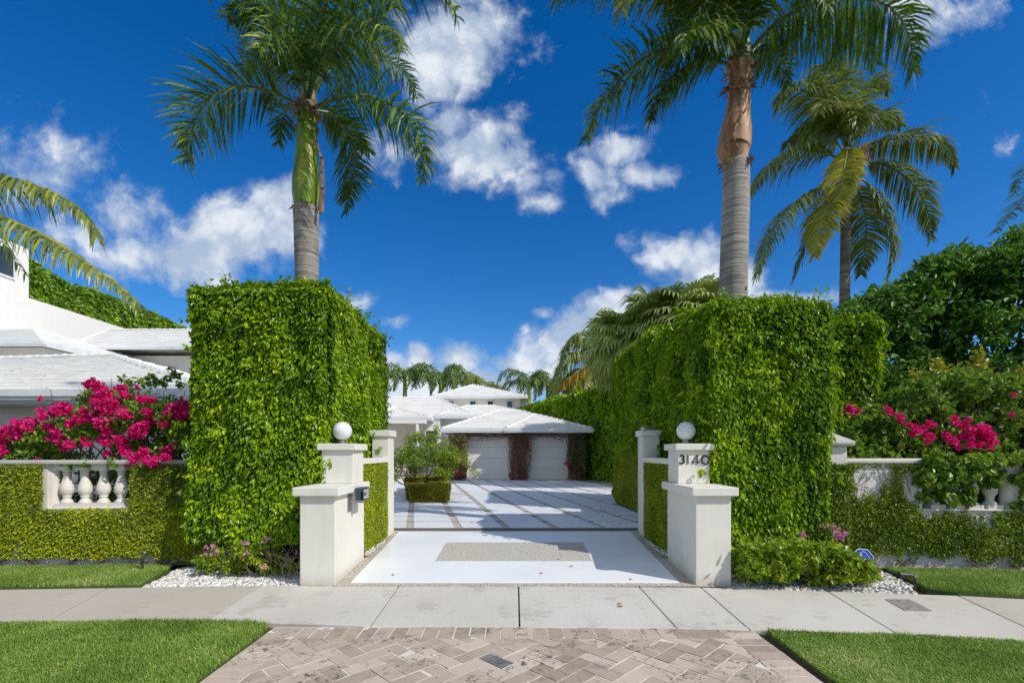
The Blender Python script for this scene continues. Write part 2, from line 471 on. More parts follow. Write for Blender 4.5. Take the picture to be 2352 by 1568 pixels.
def np_quads(name, V, tint, mat, parent=None, smooth=False):
    """V: (n_quads,4,3) separate quads; tint: (n_quads,)"""
    nq = V.shape[0]
    me = bpy.data.meshes.new(name)
    me.vertices.add(nq*4); me.loops.add(nq*4); me.polygons.add(nq)
    me.vertices.foreach_set('co', V.astype(np.float32).ravel())
    me.loops.foreach_set('vertex_index', np.arange(nq*4, dtype=np.int32))
    me.polygons.foreach_set('loop_start', np.arange(0, nq*4, 4, dtype=np.int32))
    a = me.attributes.new('tint', 'FLOAT', 'FACE')
    a.data.foreach_set('value', tint.astype(np.float32))
    me.update(calc_edges=True)
    return link(name, me, mat, parent, smooth)

def nrm(a):
    return a/np.maximum(np.linalg.norm(a, axis=-1, keepdims=True), 1e-9)

def leaf_quads(pos, out, L, aspect=0.45, droop=0.8, outw=0.6, jitter=0.5, fold=0.25, curl=0.15, rng=RNG):
    n = len(pos)
    L = L*(0.65+0.7*rng.random((n, 1)))
    d = nrm(out*outw+np.array([0, 0, -1.0])*droop+rng.normal(size=(n, 3))*jitter)
    up0 = nrm(out+np.array([0, 0, 0.35])+rng.normal(size=(n, 3))*jitter*0.8)
    side = nrm(np.cross(d, up0)); up = np.cross(side, d)
    w = L*aspect*0.5
    base = pos
    def pt(a, s, h): return base+d*(L*a)+side*(w*s)+up*(L*h)
    tip = pt(1.0, 0, -curl)
    l1, l2 = pt(0.3, 0.95, fold*aspect*0.6), pt(0.68, 0.75, fold*aspect*0.45-curl*0.4)
    r1, r2 = pt(0.3, -0.95, fold*aspect*0.6), pt(0.68, -0.75, fold*aspect*0.45-curl*0.4)
    q1 = np.stack([base, l1, l2, tip], 1); q2 = np.stack([base, tip, r2, r1], 1)
    return np.concatenate([q1, q2], 0)

def leaves(name, pos, out, L, mat, parent=None, tint=None, **kw):
    Q = leaf_quads(pos, out, L, **kw)
    if tint is None: tint = np.clip(RNG.normal(0.45, 0.2, len(pos)), 0, 1)
    return np_quads(name, Q, np.concatenate([tint, tint]), mat, parent)

_W = RNG.normal(size=(10, 3)); _PH = RNG.random(10)*6.28
def wob(p, scale=2.0):
    """cheap smooth noise in about -1..1"""
    s = np.zeros(len(p))
    for k in range(10):
        s += np.sin(p@(_W[k]*scale)+_PH[k])
    return s/4.5

def box_surface(n, b, faces, rng=RNG):
    """n points on chosen faces of box b=(x0,x1,y0,y1,z0,z1); returns pos, normal"""
    x0, x1, y0, y1, z0, z1 = b
    dims = {'-x': (y1-y0)*(z1-z0), '+x': (y1-y0)*(z1-z0), '-y': (x1-x0)*(z1-z0), '+y': (x1-x0)*(z1-z0), '+z': (x1-x0)*(y1-y0)}
    ws = np.array([dims[f] for f in faces]); ws = ws/ws.sum()
    pos, nor = [], []
    for f, w in zip(faces, ws):
        k = int(n*w)
        a, c, e = rng.random(k), rng.random(k), np.zeros(k)
        X = x0+(x1-x0)*a; Y = y0+(y1-y0)*c; Z = z0+(z1-z0)*rng.random(k)
        N = np.zeros((k, 3))
        if f == '-x': X = np.full(k, x0); N[:, 0] = -1
        if f == '+x': X = np.full(k, x1); N[:, 0] = 1
        if f == '-y': Y = np.full(k, y0); N[:, 1] = -1
        if f == '+y': Y = np.full(k, y1); N[:, 1] = 1
        if f == '+z': Z = np.full(k, z1); N[:, 2] = 1
        pos.append(np.stack([X, Y, Z], 1)); nor.append(N)
    return np.concatenate(pos), np.concatenate(nor)

def hedge(name, label, cat, b, faces, dens, L, mat, amp=0.09, depth=0.16, inset=0.13, group=None, core=True, top_slope=None, yaw=None, tufts=0, **kw):
    x0, x1, y0, y1, z0, z1 = b
    root = thing(name, label, cat, ((x0+x1)/2, y0, z0), 0, group)
    area = sum({'-x': (y1-y0)*(z1-z0), '+x': (y1-y0)*(z1-z0), '-y': (x1-x0)*(z1-z0), '+y': (x1-x0)*(z1-z0), '+z': (x1-x0)*(y1-y0)}[f] for f in faces)
    pos, nor = box_surface(int(dens*area), b, faces)
    # round the edges a little and let the surface undulate
    c = np.array([(x0+x1)/2, (y0+y1)/2, (z0+z1)/2]); h = np.array([(x1-x0)/2, (y1-y0)/2, (z1-z0)/2])
    rel = (pos-c)/h
    e = np.sort(np.abs(rel*h-np.sign(rel)*h), axis=1)[:, 1]     # distance to the nearest edge
    pos = pos-nrm(rel)*np.clip(0.10-e, 0, 1)[:, None]*0.8
    pos = pos+nor*((wob(pos, 2.2)+0.6*wob(pos, 6.0))*amp-RNG.random(len(pos))**1.5*depth)[:, None]
    outn = nrm(nor+0.25*nrm(rel))
    if tufts:
        tp, tn_ = box_surface(tufts, b, faces)
        P_, N_ = [], []
        for k in range(len(tp)):
            d = nrm(tn_[k]*0.8+RNG.normal(size=3)*0.5+np.array([0, 0, 0.6 if tn_[k][2] > 0 else -0.1]))
            ln = RNG.uniform(0.08, 0.24)
            m = RNG.integers(7, 14)
            s = RNG.random((m, 1))
            P_.append(tp[k]+d*s*ln+RNG.normal(size=(m, 3))*0.018); N_.append(np.tile(d, (m, 1)))
        pos = np.concatenate([pos]+P_); outn = np.concatenate([outn]+N_)
    tint = np.clip(RNG.normal(0.42, 0.17, len(pos)), 0, 1)
    if yaw is not None:
        cx, cy, a = yaw
        ca, sa = math.cos(a), math.sin(a)
        Rm = np.array([[ca, sa, 0], [-sa, ca, 0], [0, 0, 1]])
        o_ = np.array([cx, cy, 0]); pos = (pos-o_)@Rm+o_; outn = outn@Rm
    leaves('foliage', pos, outn, L, mat, root, tint, **kw)
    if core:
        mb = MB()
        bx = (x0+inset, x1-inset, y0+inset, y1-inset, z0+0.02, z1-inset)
        mb.box(*bx)  # one solid dark green box backs the leaves
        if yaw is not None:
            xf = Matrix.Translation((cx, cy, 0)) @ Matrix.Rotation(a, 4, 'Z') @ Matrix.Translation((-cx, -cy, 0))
            mb.build('dark_core', M['core'], root, xf=xf)
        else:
            mb.build('dark_core', M['core'], root)
    return root
# ------------------------------------------------------------------ sky and sun
SUN = Vector((1.04, -0.65, 1.12)).normalized()
elev = math.asin(SUN.z); azim = math.atan2(SUN.x, SUN.y)
world = bpy.data.worlds.new('World'); sc.world = world; world.use_nodes = True
world.node_tree.nodes.clear()
t = NT(world.node_tree)
wo = t.new('ShaderNodeOutputWorld'); bg = t.new('ShaderNodeBackground')
t.link(bg.outputs[0], wo.inputs[0])
sky = t.new('ShaderNodeTexSky'); sky.sky_type = 'NISHITA'; sky.sun_disc = False
sky.sun_elevation = elev; sky.sun_rotation = azim; sky.air_density = 1.0; sky.dust_density = 0.3; sky.ozone_density = 2.5
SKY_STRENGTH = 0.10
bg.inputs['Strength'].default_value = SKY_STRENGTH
hs = t.new('ShaderNodeHueSaturation'); hs.inputs['Saturation'].default_value = 1.43; hs.inputs['Value'].default_value = 1.0
t.link(sky.outputs[0], hs.inputs['Color'])
skycol = t.mix(1.0, hs.outputs[0], (0.85, 1.05, 1.30, 1), 'MULTIPLY')
dirv = t.new('ShaderNodeTexCoord').outputs['Generated']
sep = t.new('ShaderNodeSeparateXYZ'); t.link(dirv, sep.inputs[0])
dy = t.math('MAXIMUM', sep.outputs[1], 0.03)
gu = t.math('DIVIDE', sep.outputs[0], dy); gv = t.math('DIVIDE', sep.outputs[2], dy)
cmb = t.new('ShaderNodeCombineXYZ'); t.link(gu, cmb.inputs[0]); t.link(gv, cmb.inputs[1])
gp = cmb.outputs[0]
w1 = t.noise(gp, 7.0, 4, 0.6, out=1)
gpd = t.vmath('ADD', gp, t.vmath('MULTIPLY', t.vmath('SUBTRACT', w1, (0.5, 0.5, 0.5)), (0.07, 0.06, 0)))
# cumulus drifting over the north: (x, y, half width, half height, weight) as bearings and heights of the sky
CLOUDS = [(1050,110,120,95,1),(985,180,70,60,.95),(1115,60,45,50,.95),(985,245,50,50,.45),(1190,145,45,24,.55),
 (1075,340,95,62,.95),(1150,375,90,50,.85),(1020,300,50,50,.8),(900,335,80,50,.5),(1160,250,50,35,.4),(930,150,80,80,.55),
 (1250,420,80,45,.5),(1245,470,45,28,.75),(1365,405,60,45,.7),(1420,345,60,30,.75),(1505,400,62,30,.8),(1385,440,60,30,.55),(1420,285,60,28,.35),
 (290,500,90,75,.75),(310,580,110,70,.8),(200,540,120,70,.6),(450,600,110,70,.9),(550,540,95,75,1),(640,470,65,65,1),(650,540,70,60,1),(490,650,90,30,.6),
 (380,750,70,16,.95),(1585,590,85,62,1),(1640,650,110,60,1),(1840,678,100,18,.9),
 (1270,800,55,60,1),(1325,765,85,50,1),(1400,725,70,42,1),(1465,680,62,26,1),(1540,690,70,24,.9),(1243,720,24,18,.8),(1210,757,12,18,.6),(1420,800,120,70,1),
 (960,830,34,36,1),(1040,825,62,38,1),(895,875,70,55,1),(985,890,140,42,1),(1110,880,80,40,.75),(1215,850,74,40,1),(1180,890,90,30,.8),
 (830,690,48,22,.6),(905,735,36,18,.55),(1450,900,200,60,.6),(2150,40,95,60,.7),(2110,-10,90,50,.8),(1800,-60,200,60,.5),
 (-200,400,300,120,.8),(2700,300,250,120,.7),(2600,700,300,100,.7),(400,-250,300,90,.7)]
mx = None
for (cu, cv, ru, rv, w) in CLOUDS:
    d = t.vmath('SUBTRACT', gpd, ((cu-CX)/F, (HY-cv)/F, 0))
    d = t.vmath('MULTIPLY', d, (F/(ru*1.8), F/(rv*1.75), 0))
    ln = t.vmath('LENGTH', d, out=1)
    v = t.math('MULTIPLY_ADD', ln, -w, w)
    mx = v if mx is None else t.math('MAXIMUM', mx, v)
fb = t.noise(gpd, 7.0, 12, 0.60, 0.12)
fb2 = t.noise(gp, 26.0, 6, 0.6)
dens = t.math('ADD', t.math('MULTIPLY', mx, 1.15), t.math('MULTIPLY', t.math('SUBTRACT', fb, 0.535), 2.3))
dens = t.math('ADD', dens, t.math('MULTIPLY', t.math('SUBTRACT', fb2, 0.5), 0.28))
wisp = t.maprange(dens, 0.06, 0.70, 0, 1, True)
wisp = t.math('MULTIPLY', wisp, t.maprange(sep.outputs[1], 0.03, 0.12))
fbs = t.noise(t.vmath('ADD', gpd, (0.030, 0.045, 0)), 7.0, 5, 0.56, 0.08)
fb0 = t.noise(gpd, 7.0, 5, 0.56, 0.08)
relief = t.math('ADD', t.math('MULTIPLY', t.math('SUBTRACT', fb0, fbs), 2.2), t.math('MULTIPLY', dens, 0.42))
ccol = t.mix(t.maprange(relief, 0.05, 0.75, 0, 1, True), (4.4, 5.4, 7.0, 1), (8.6, 9.0, 9.5, 1))
# bright cloud overhead and behind the camera, added out of view for fill light
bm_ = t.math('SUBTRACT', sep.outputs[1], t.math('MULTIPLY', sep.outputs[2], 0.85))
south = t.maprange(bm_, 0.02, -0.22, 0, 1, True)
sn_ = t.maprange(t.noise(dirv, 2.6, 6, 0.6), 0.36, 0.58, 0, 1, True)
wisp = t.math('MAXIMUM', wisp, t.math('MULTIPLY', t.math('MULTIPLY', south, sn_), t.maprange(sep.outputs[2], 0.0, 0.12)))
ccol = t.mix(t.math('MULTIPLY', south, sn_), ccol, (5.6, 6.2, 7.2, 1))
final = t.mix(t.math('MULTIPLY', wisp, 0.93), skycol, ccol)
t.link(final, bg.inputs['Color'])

sun_d = bpy.data.lights.new('sun', 'SUN'); sun_d.energy = 3.6; sun_d.angle = R(0.53); sun_d.color = (1.0, 0.945, 0.86)
sun = bpy.data.objects.new('sun', sun_d); COL.objects.link(sun)
sun.rotation_euler = SUN.to_track_quat('Z', 'Y').to_euler(); sun.location = (8, -6, 12)

# ------------------------------------------------------------------ ground, pavement, court
mb = MB(); mb.face([(-400, -200, -0.16), (400, -200, -0.16), (400, 900, -0.16), (-400, 900, -0.16)])
tag(mb.build('ground', M['ground']), kind='structure')
mb = MB(); mb.face([(-60, -9, -0.155), (60, -9, -0.155), (60, 0.6, -0.155), (-60, 0.6, -0.155)])
tag(mb.build('road', M['asphalt']), kind='structure')
# earth bed that carries the verge, the pavement and the planting
mb = MB(); mb.prism([(-60, 0.6), (60, 0.6), (60, 60), (-60, 60)], -0.2, -0.045)
tag(mb.build('garden_soil', M['soil']), kind='structure')

# pavement slabs
BACK = [(-700, 1364), (245, 1349.5), (600, 1344), (916, 1345), (1191, 1345), (1468, 1347), (1610, 1348), (1900, 1357), (2200, 1367), (2560, 1386), (3200, 1420)]
FRONT = [(-900, 1445), (110, 1425), (475, 1424), (850, 1437), (1193, 1439), (1555, 1442), (1722, 1445), (2060, 1454), (2430, 1474), (2900, 1500), (3800, 1550)]
JN = [(-700, -900), (245, 110), (600, 475), (916, 850), (1191, 1193), (1468, 1555), (1610, 1722), (1900, 2060), (2200, 2430), (2560, 2900), (3200, 3800)]
mb = MB(); mb2 = MB()
gap = 0.007
for k in range(len(JN)-1):
    a, b = G(*BACK[k]), G(*BACK[k+1]); c, d = G(*FRONT[k+1]), G(*FRONT[k])
    a.x += gap; d.x += gap; b.x -= gap; c.x -= gap
    tint = 0.62 if k < 2 else (0.12 if k == 7 else [0.0, 0.1, 0.04, 0.08, 0.0, 0.05, 0.1, 0.3, 0.5, 0.4][k])
    mb.prism([(d.x, d.y), (c.x, c.y), (b.x, b.y), (a.x, a.y)], -0.12, 0.0, tint)
o = mb.build('sidewalk', M['sidewalk'], bevel=0.006); tag(o, kind='structure')

# ramp apron between the piers
def XL(y): return -2.105+0.0099*y
def XR(y): return 2.075+0.0099*y
mb = MB()
N = 10
for k in range(N):
    y0 = 5.545+(8.36-5.545)*k/N; y1 = 5.545+(8.36-5.545)*(k+1)/N
    xa, xb, xc, xd = XL(y0)-0.3, XR(y0)+0.3, XR(y1)+0.3, XL(y1)-0.3
    mb.face([(xa, y0, ramp_z(y0)+.001), (xb, y0, ramp_z(y0)+.001), (xc, y1, ramp_z(y1)+.001), (xd, y1, ramp_z(y1)+.001)])
tag(mb.build('pebbledash_border', M['pebbledash']), kind='structure')
mb = MB()
zt = lambda x, y: 0.0712*(y-5.6)+0.012
ap = [(-1.895, 5.665), (1.965, 5.665), (2.005, 8.19), (-1.915, 8.19)]
mb.prism(ap, lambda x, y: zt(x, y)-0.03, zt)
o = mb.build('driveway_apron', M['apron'], bevel=0.005); tag(o, kind='structure')
mb = MB()
mb.prism([(-1.03, 6.50), (1.08, 6.50), (1.10, 7.47), (-1.016, 7.47)], zt, lambda x, y: zt(x, y)+0.004)
tag(mb.build('pebble_panel', m_pebbledash('fine_pebble', (0.66, 0.62, 0.55), (0.42, 0.39, 0.33), 60)), kind='structure')
# stone threshold and gate track
CZ0 = 0.195
mb = MB(); mb.prism([(XL(8.2)+0.0, 8.21), (XR(8.2), 8.21), (XR(8.5)+0.1, 8.52), (XL(8.5)-.1, 8.52)], 0.1, CZ0+0.004)
tag(mb.build('threshold', m_stucco('worn_threshold', (0.50, 0.45, 0.40), (0.25, 0.22, 0.19), 0.7, bump=0.4, streak=False)), kind='structure')
mb = MB()
for yy in (8.30, 8.37):
    mb.box(XL(8.3)-.3, XR(8.3)+.3, yy, yy+0.014, CZ0, CZ0+0.016)
tag(mb.build('gate_track', M['dark_metal']), kind='structure')
# court base and slabs
mb = MB(); mb.prism([(-9, 8.45), (6.2, 8.45), (6.2, 36), (-9, 36)], 0.0, CZ0)
tag(mb.build('court_base', m_pebbledash('court_pebble', (0.64, 0.59, 0.51), (0.40, 0.36, 0.30), 45)), kind='structure')
mb = MB()
a_ = math.atan((1176-955)/F)
ux, uy = math.cos(0.012), math.sin(0.012)
P0 = G(1059, 1206, CZ0)                              # middle of one pebble strip at the gate
vx, vy = -math.sin(a_), math.cos(a_)
pit, sw = 0.865, 0.07
for i in range(-9, 8):
    for j in range(0, 33):
        rj = j*0.81+0.04
        g = 0.042
        q = []
        for (s, r) in ((i*pit+sw, rj+g), ((i+1)*pit-sw, rj+g), ((i+1)*pit-sw, rj+0.81-g), (i*pit+sw, rj+0.81-g)):
            x = P0.x+s+vx*r/vy; y = 8.50+r+s*uy
            q.append((x, y))
        cx_ = sum(p[0] for p in q)/4; cy_ = sum(p[1] for p in q)/4
        if cx_ < -8.5 or cx_ > 5.5 or cy_ > 34: continue
        if cy_ < 12.8 and cx_ > 2.75: continue
        mb.prism(q, CZ0-0.02, CZ0+0.012)
jb = MB()
for j in range(0, 33):
    yj = 8.50+j*0.81+0.04
    jb.box(-8.0, 5.5 if yj > 12.9 else 2.7, yj-0.036, yj+0.036, CZ0-.01, CZ0+0.004)
tag(jb.build('court_joint', m_plain('dark_gravel_joint', (0.16, 0.15, 0.145), .9, var=.4, scale=60, bump=.5)), kind='structure')
o = mb.build('court_paving', M['slab'], bevel=0.005); tag(o, kind='structure')

# street paver apron: herringbone field with soldier borders, every stone a raised block
def clip(poly, inside, inter):
    out = []
    for i in range(len(poly)):
        a, b = poly[i], poly[(i+1) % len(poly)]
        ia, ib = inside(a), inside(b)
        if ia: out.append(a)
        if ia != ib: out.append(inter(a, b))
    return out
def clip_rect(poly, x0, x1, y0, y1):
    for ax, lim, sg in ((0, x0, 1), (0, x1, -1), (1, y0, 1), (1, y1, -1)):
        if len(poly) < 3: return []
        def ins(p): return (p[ax]-lim)*sg >= 0
        def itr(a, b):
            tt = (lim-a[ax])/(b[ax]-a[ax]); return (a[0]+(b[0]-a[0])*tt, a[1]+(b[1]-a[1])*tt)
        poly = clip(poly, ins, itr)
    return poly
def shrink(poly, g):
    cx_ = sum(p[0] for p in poly)/len(poly); cy_ = sum(p[1] for p in poly)/len(poly)
    out = []
    n = len(poly)
    for i in range(n):
        p0, p, p1 = Vector(poly[i-1]), Vector(poly[i]), Vector(poly[(i+1) % n])
        d0 = (p-p0); d1 = (p1-p)
        if d0.length < 1e-5 or d1.length < 1e-5: return []
        d0.normalize(); d1.normalize()
        n0 = Vector((-d0.y, d0.x)); n1 = Vector((-d1.y, d1.x))
        m = (n0+n1)
        if m.length < 0.2: return []
        m = m/m.dot(n0) if abs(m.dot(n0)) > 0.3 else m
        out.append((p.x+m.x*g, p.y+m.y*g))
    return out
pv = MB()
def paver(poly, g=0.005):
    area = sum(poly[i][0]*poly[(i+1) % len(poly)][1]-poly[(i+1) % len(poly)][0]*poly[i][1] for i in range(len(poly)))/2
    if area < 0.0008: return
    gj = g*random.uniform(0.6, 1.5)
    q = shrink(poly, gj)
    if len(q) < 3: return
    a2 = sum(q[i][0]*q[(i+1) % len(q)][1]-q[(i+1) % len(q)][0]*q[i][1] for i in range(len(q)))/2
    if a2 < 0.0005: return
    h = random.uniform(-0.003, 0.003); tx, ty = random.uniform(-.012, .012), random.uniform(-.012, .012)
    cx_ = sum(p[0] for p in q)/len(q); cy_ = sum(p[1] for p in q)/len(q)
    tint = random.random()*0.92
    if (cx_+0.17)**2+((cy_-3.62)*1.1)**2 < 0.018: tint = 0.98
    pv.prism(q, -0.06, lambda x, y: -0.004+h+(x-cx_)*tx+(y-cy_)*ty, tint)
PX0, PX1, PY0, PY1 = -2.10, 2.09, 0.62, 4.275
bw = 0.265
x = PX0+bw
while x < PX1-bw-0.01:                       # soldier course along the sidewalk
    paver([(x, PY1-bw), (x+0.134, PY1-bw), (x+0.134, PY1), (x, PY1)]); x += 0.134
y = PY1
while y > PY0:
    for xa in (PX0, PX1-bw):
        paver([(xa, y-0.134), (xa+bw, y-0.134), (xa+bw, y), (xa, y)])
    y -= 0.134
wB, LB = 0.134, 0.268
ca = math.cos(R(45)); 
for i in range(-40, 40):
    for j in range(-24, 24):
        for kind in (0, 1):
            # herringbone lattice: step (w,w) and (2L.. )
            bx = i*wB; by = i*wB
            bx += j*2*LB
            if kind == 0: q = [(bx, by), (bx+LB, by), (bx+LB, by+wB), (bx, by+wB)]
            else: q = [(bx+LB, by-wB), (bx+LB+wB, by-wB), (bx+LB+wB, by+wB), (bx+LB, by+wB)]
            qq = [((px-py)*ca, (px+py)*ca) for px, py in q]
            qq = [(px+0.02, py-1.2) for px, py in qq]
            if max(p[0] for p in qq) < PX0 or min(p[0] for p in qq) > PX1 or max(p[1] for p in qq) < PY0 or min(p[1] for p in qq) > PY1: continue
            c = clip_rect(qq, PX0+bw, PX1-bw, PY0, PY1-bw)
            if len(c) >= 3: paver(c)
o = pv.build('paver_path', M['paver'], bevel=0.0025); tag(o, kind='structure')
mb = MB(); mb.prism([(PX0, PY0), (PX1, PY0), (PX1, PY1+.01), (PX0, PY1+.01)], -0.1, -0.0075)
tag(mb.build('paver_bed', M['mortar']), kind='structure')

# ------------------------------------------------------------------ lawns
def in_poly(px, py, poly):
    inside = np.zeros(len(px), bool); n = len(poly)
    for i in range(n):
        x0, y0 = poly[i]; x1, y1 = poly[(i+1) % n]
        c = ((y0 > py) != (y1 > py)) & (px < (x1-x0)*(py-y0)/((y1-y0)+1e-12)+x0)
        inside ^= c
    return inside
def lawn(name, poly, n, z, h=0.035, w=0.0045, bounds=None):
    xs = [p[0] for p in poly]; ys = [p[1] for p in poly]
    mb = MB(); mb.prism(poly, z-0.1, z)
    base = mb.build(name, M['grass_base']); tag(base, kind='structure')
    b = bounds or (min(xs), max(xs), min(ys), max(ys))
    X = RNG.uniform(b[0], b[1], n*2); Y = RNG.uniform(b[2], b[3], n*2)
    k = in_poly(X, Y, poly); X = X[k][:n]; Y = Y[k][:n]; m = len(X)
    pos = np.stack([X, Y, np.full(m, z)], 1)
    hh = h*(0.5+RNG.random((m, 1)))*(1+0.35*wob(pos, 3.0)[:, None])
    ang = RNG.random(m)*6.283
    d = np.stack([np.cos(ang), np.sin(ang), np.zeros(m)], 1)
    lean = RNG.random((m, 1))*1.1
    s = np.stack([-d[:, 1], d[:, 0], np.zeros(m)], 1)*w*0.5
    up = np.array([0, 0, 1.0])
    p1 = pos+up*hh*0.6+d*hh*lean*0.3; p2 = pos+up*hh*(1.0-0.25*lean)+d*hh*lean
    Q = np.stack([pos-s, pos+s, p1+s*0.9, p1-s*0.9], 1); Q2 = np.stack([p1-s*.9, p1+s*.9, p2+s*.15, p2-s*.15], 1)
    tn = np.clip(RNG.normal(0.45, 0.2, m)+0.12*wob(pos, 1.5), 0, 1)
    o = np_quads(name+'_blades', np.concatenate([Q, Q2]), np.concatenate([tn, tn]), M['grass'])
    tag(o, kind='stuff')
    return o
m_, t_, b_, o_ = mat_base('grass_thatch')
n_ = t_.noise(worldco(t_), 60, 4, 0.7)
t_.link(t_.ramp(n_, [(0.3, (0.03, 0.05, 0.012)), (0.55, (0.07, 0.12, 0.02)), (0.8, (0.20, 0.20, 0.07))]), b_.inputs['Base Color'])
b_.inputs['Roughness'].default_value = 0.9
M['grass_base'] = m_
def fr(u):
    for k in range(len(FRONT)-1):
        if FRONT[k][0] <= u <= FRONT[k+1][0]:
            f = (u-FRONT[k][0])/(FRONT[k+1][0]-FRONT[k][0]); return FRONT[k][1]+f*(FRONT[k+1][1]-FRONT[k][1])
vl = [(-9, 0.62), (PX0-0.03, 0.62), (PX0-0.03, 4.16), (-2.16, 4.30)] + [tuple(G(u, fr(u)+1, 0)[:2]) for u in (580, 475, 300, 110, -300, -800)]
lawn('verge_grass_west', [(x_, y_) for x_, y_ in vl], 95000, -0.012, 0.030, bounds=(-5.2, -2.1, 2.9, 4.5))
vr = [(PX1+0.03, 0.62), (9, 0.62)] + [tuple(G(u, fr(u)+1.5, 0)[:2]) for u in (2850, 2430, 2060, 1900, 1760)]
lawn('verge_grass_east', vr, 90000, -0.012, 0.030, bounds=(2.1, 4.9, 2.9, 4.5))
def bk(u):
    for k in range(len(BACK)-1):
        if BACK[k][0] <= u <= BACK[k+1][0]:
            f = (u-BACK[k][0])/(BACK[k+1][0]-BACK[k][0]); return BACK[k][1]+f*(BACK[k+1][1]-BACK[k][1])
gl = [tuple(G(u, bk(u)-1, 0)[:2]) for u in (-600, 0, 300, 322)]+[tuple(G(385, 1312, 0)[:2]), tuple(G(412, 1290, 0)[:2]), (-4.3, 6.52), (-6.8, 6.3), (-11, 5.9)]
lawn('front_lawn_west', gl, 52000, 0.02, 0.035, 0.004, bounds=(-7.2, -3.7, 5.3, 6.7))
gr = [tuple(G(2130, 1355, 0)[:2])]+[tuple(G(u, bk(u)-1.5, 0)[:2]) for u in (2200, 2352, 2560, 3000)]+[(11, 5.8), (6.9, 6.15), (4.8, 6.35), tuple(G(2030, 1308, 0)[:2]), tuple(G(2080, 1330, 0)[:2])]
lawn('front_lawn_east', gr, 45000, 0.02, 0.035, 0.004, bounds=(4.2, 7.2, 4.9, 6.5))

# white river stones in the planting beds
import bmesh
bm = bmesh.new(); bmesh.ops.create_icosphere(bm, subdivisions=1, radius=1.0)
ico_v = np.array([v.co[:] for v in bm.verts]); ico_f = np.array([[v.index for v in f.verts] for f in bm.faces]); bm.free()
def stones(name, poly, n, z=0.0, s=(0.014, 0.032), bounds=None):
    xs = [p[0] for p in poly]; ys = [p[1] for p in poly]
    X = RNG.uniform(min(xs), max(xs), n*3); Y = RNG.uniform(min(ys), max(ys), n*3)
    k = in_poly(X, Y, poly); X = X[k][:n]; Y = Y[k][:n]; m = len(X)
    nv, nf = len(ico_v), len(ico_f)
    V = np.repeat(ico_v[None], m, 0)*(1+RNG.normal(size=(m, nv, 1))*0.09)
    S = RNG.uniform(s[0], s[1], (m, 1, 1))*np.stack([RNG.uniform(.8, 1.4, m), RNG.uniform(.7, 1.1, m), RNG.uniform(.35, .7, m)], 1)[:, None, :]
    V = V*S; a = RNG.random(m)*6.28; c_, s_ = np.cos(a)[:, None], np.sin(a)[:, None]
    til = RNG.normal(size=(m, 1))*0.35
    x_ = V[..., 0]*c_-V[..., 1]*s_; y_ = V[..., 0]*s_+V[..., 1]*c_; z_ = V[..., 2]+x_*til
    V = np.stack([x_+X[:, None], y_+Y[:, None], z_+z+RNG.uniform(-0.012, 0.022, (m, 1))], 2).reshape(-1, 3)
    Fc = (ico_f[None]+(np.arange(m)*nv)[:, None, None]).reshape(-1, 3)
    me = bpy.data.meshes.new(name)
    me.vertices.add(len(V)); me.loops.add(len(Fc)*3); me.polygons.add(len(Fc))
    me.vertices.foreach_set('co', V.astype(np.float32).ravel()); me.loops.foreach_set('vertex_index', Fc.astype(np.int32).ravel())
    me.polygons.foreach_set('loop_start', np.arange(0, len(Fc)*3, 3, dtype=np.int32))
    at = me.attributes.new('tint', 'FLOAT', 'FACE'); at.data.foreach_set('value', np.repeat(RNG.random(m), nf).astype(np.float32))
    me.update(calc_edges=True)
    o = link(name, me, M['pebble'], None, True); tag(o, kind='stuff'); return o
bedl = [tuple(G(u, bk(u)-2, 0)[:2]) for u in (325, 450, 600, 684)]+[(-2.47, 6.2), (-4.1, 6.35), tuple(G(440, 1285, 0)[:2]), tuple(G(395, 1312, 0)[:2])]
stones('white_pebbles_west', bedl, 4200, -0.03)
bedr = [tuple(G(u, bk(u)-2, 0)[:2]) for u in (1688, 1800, 1900, 2060, 2110)]+[tuple(G(2085, 1335, 0)[:2]), tuple(G(2030, 1312, 0)[:2]), (4.6, 6.3), (2.62, 6.3)]
stones('white_pebbles_east', bedr, 4200, -0.03)
stones('white_pebbles_gate_west', [(XL(6.7)-.02, 6.66), (XL(6.7)+.05, 6.66), (XL(7.9)+.03, 7.9), (XL(7.9)-.04, 7.9)], 110, 0.125, (0.015, 0.026))
stones('white_pebbles_gate_east', [(XR(6.7)-.07, 6.66), (XR(6.7)+.02, 6.66), (XR(7.9)+.03, 7.9), (XR(7.9)-.03, 7.9)], 110, 0.125, (0.015, 0.026))

# ------------------------------------------------------------------ gate piers
def cap_slab(mb, x0, x1, y0, y1, z0, z1): mb.box(x0, x1, y0, y1, z0, z1)
def strokes(mb, segs, ox, oz, y, s, wd=0.012, th=0.014):
    for pl in segs:
        for k in range(len(pl)-1):
            a, b = Vector((pl[k][0], pl[k][1])), Vector((pl[k+1][0], pl[k+1][1]))
            d = (b-a); 
            if d.length < 1e-6: continue
            d.normalize(); n_ = Vector((-d.y, d.x))*wd*0.5/s; e = d*wd*0.25/s
            q = [a-e-n_, b+e-n_, b+e+n_, a-e+n_]
            f0 = [(ox+p.x*s, y-th, oz+p.y*s) for p in q]; f1 = [(ox+p.x*s, y, oz+p.y*s) for p in q]
            mb.hexa([f0[0], f0[1], f1[1], f1[0], f0[3], f0[2], f1[2], f1[3]])
def arc(cx, cy, rx, ry, a0, a1, n=14):
    return [(cx+rx*math.cos(R(a0+(a1-a0)*k/n)), cy+ry*math.sin(R(a0+(a1-a0)*k/n))) for k in range(n+1)]
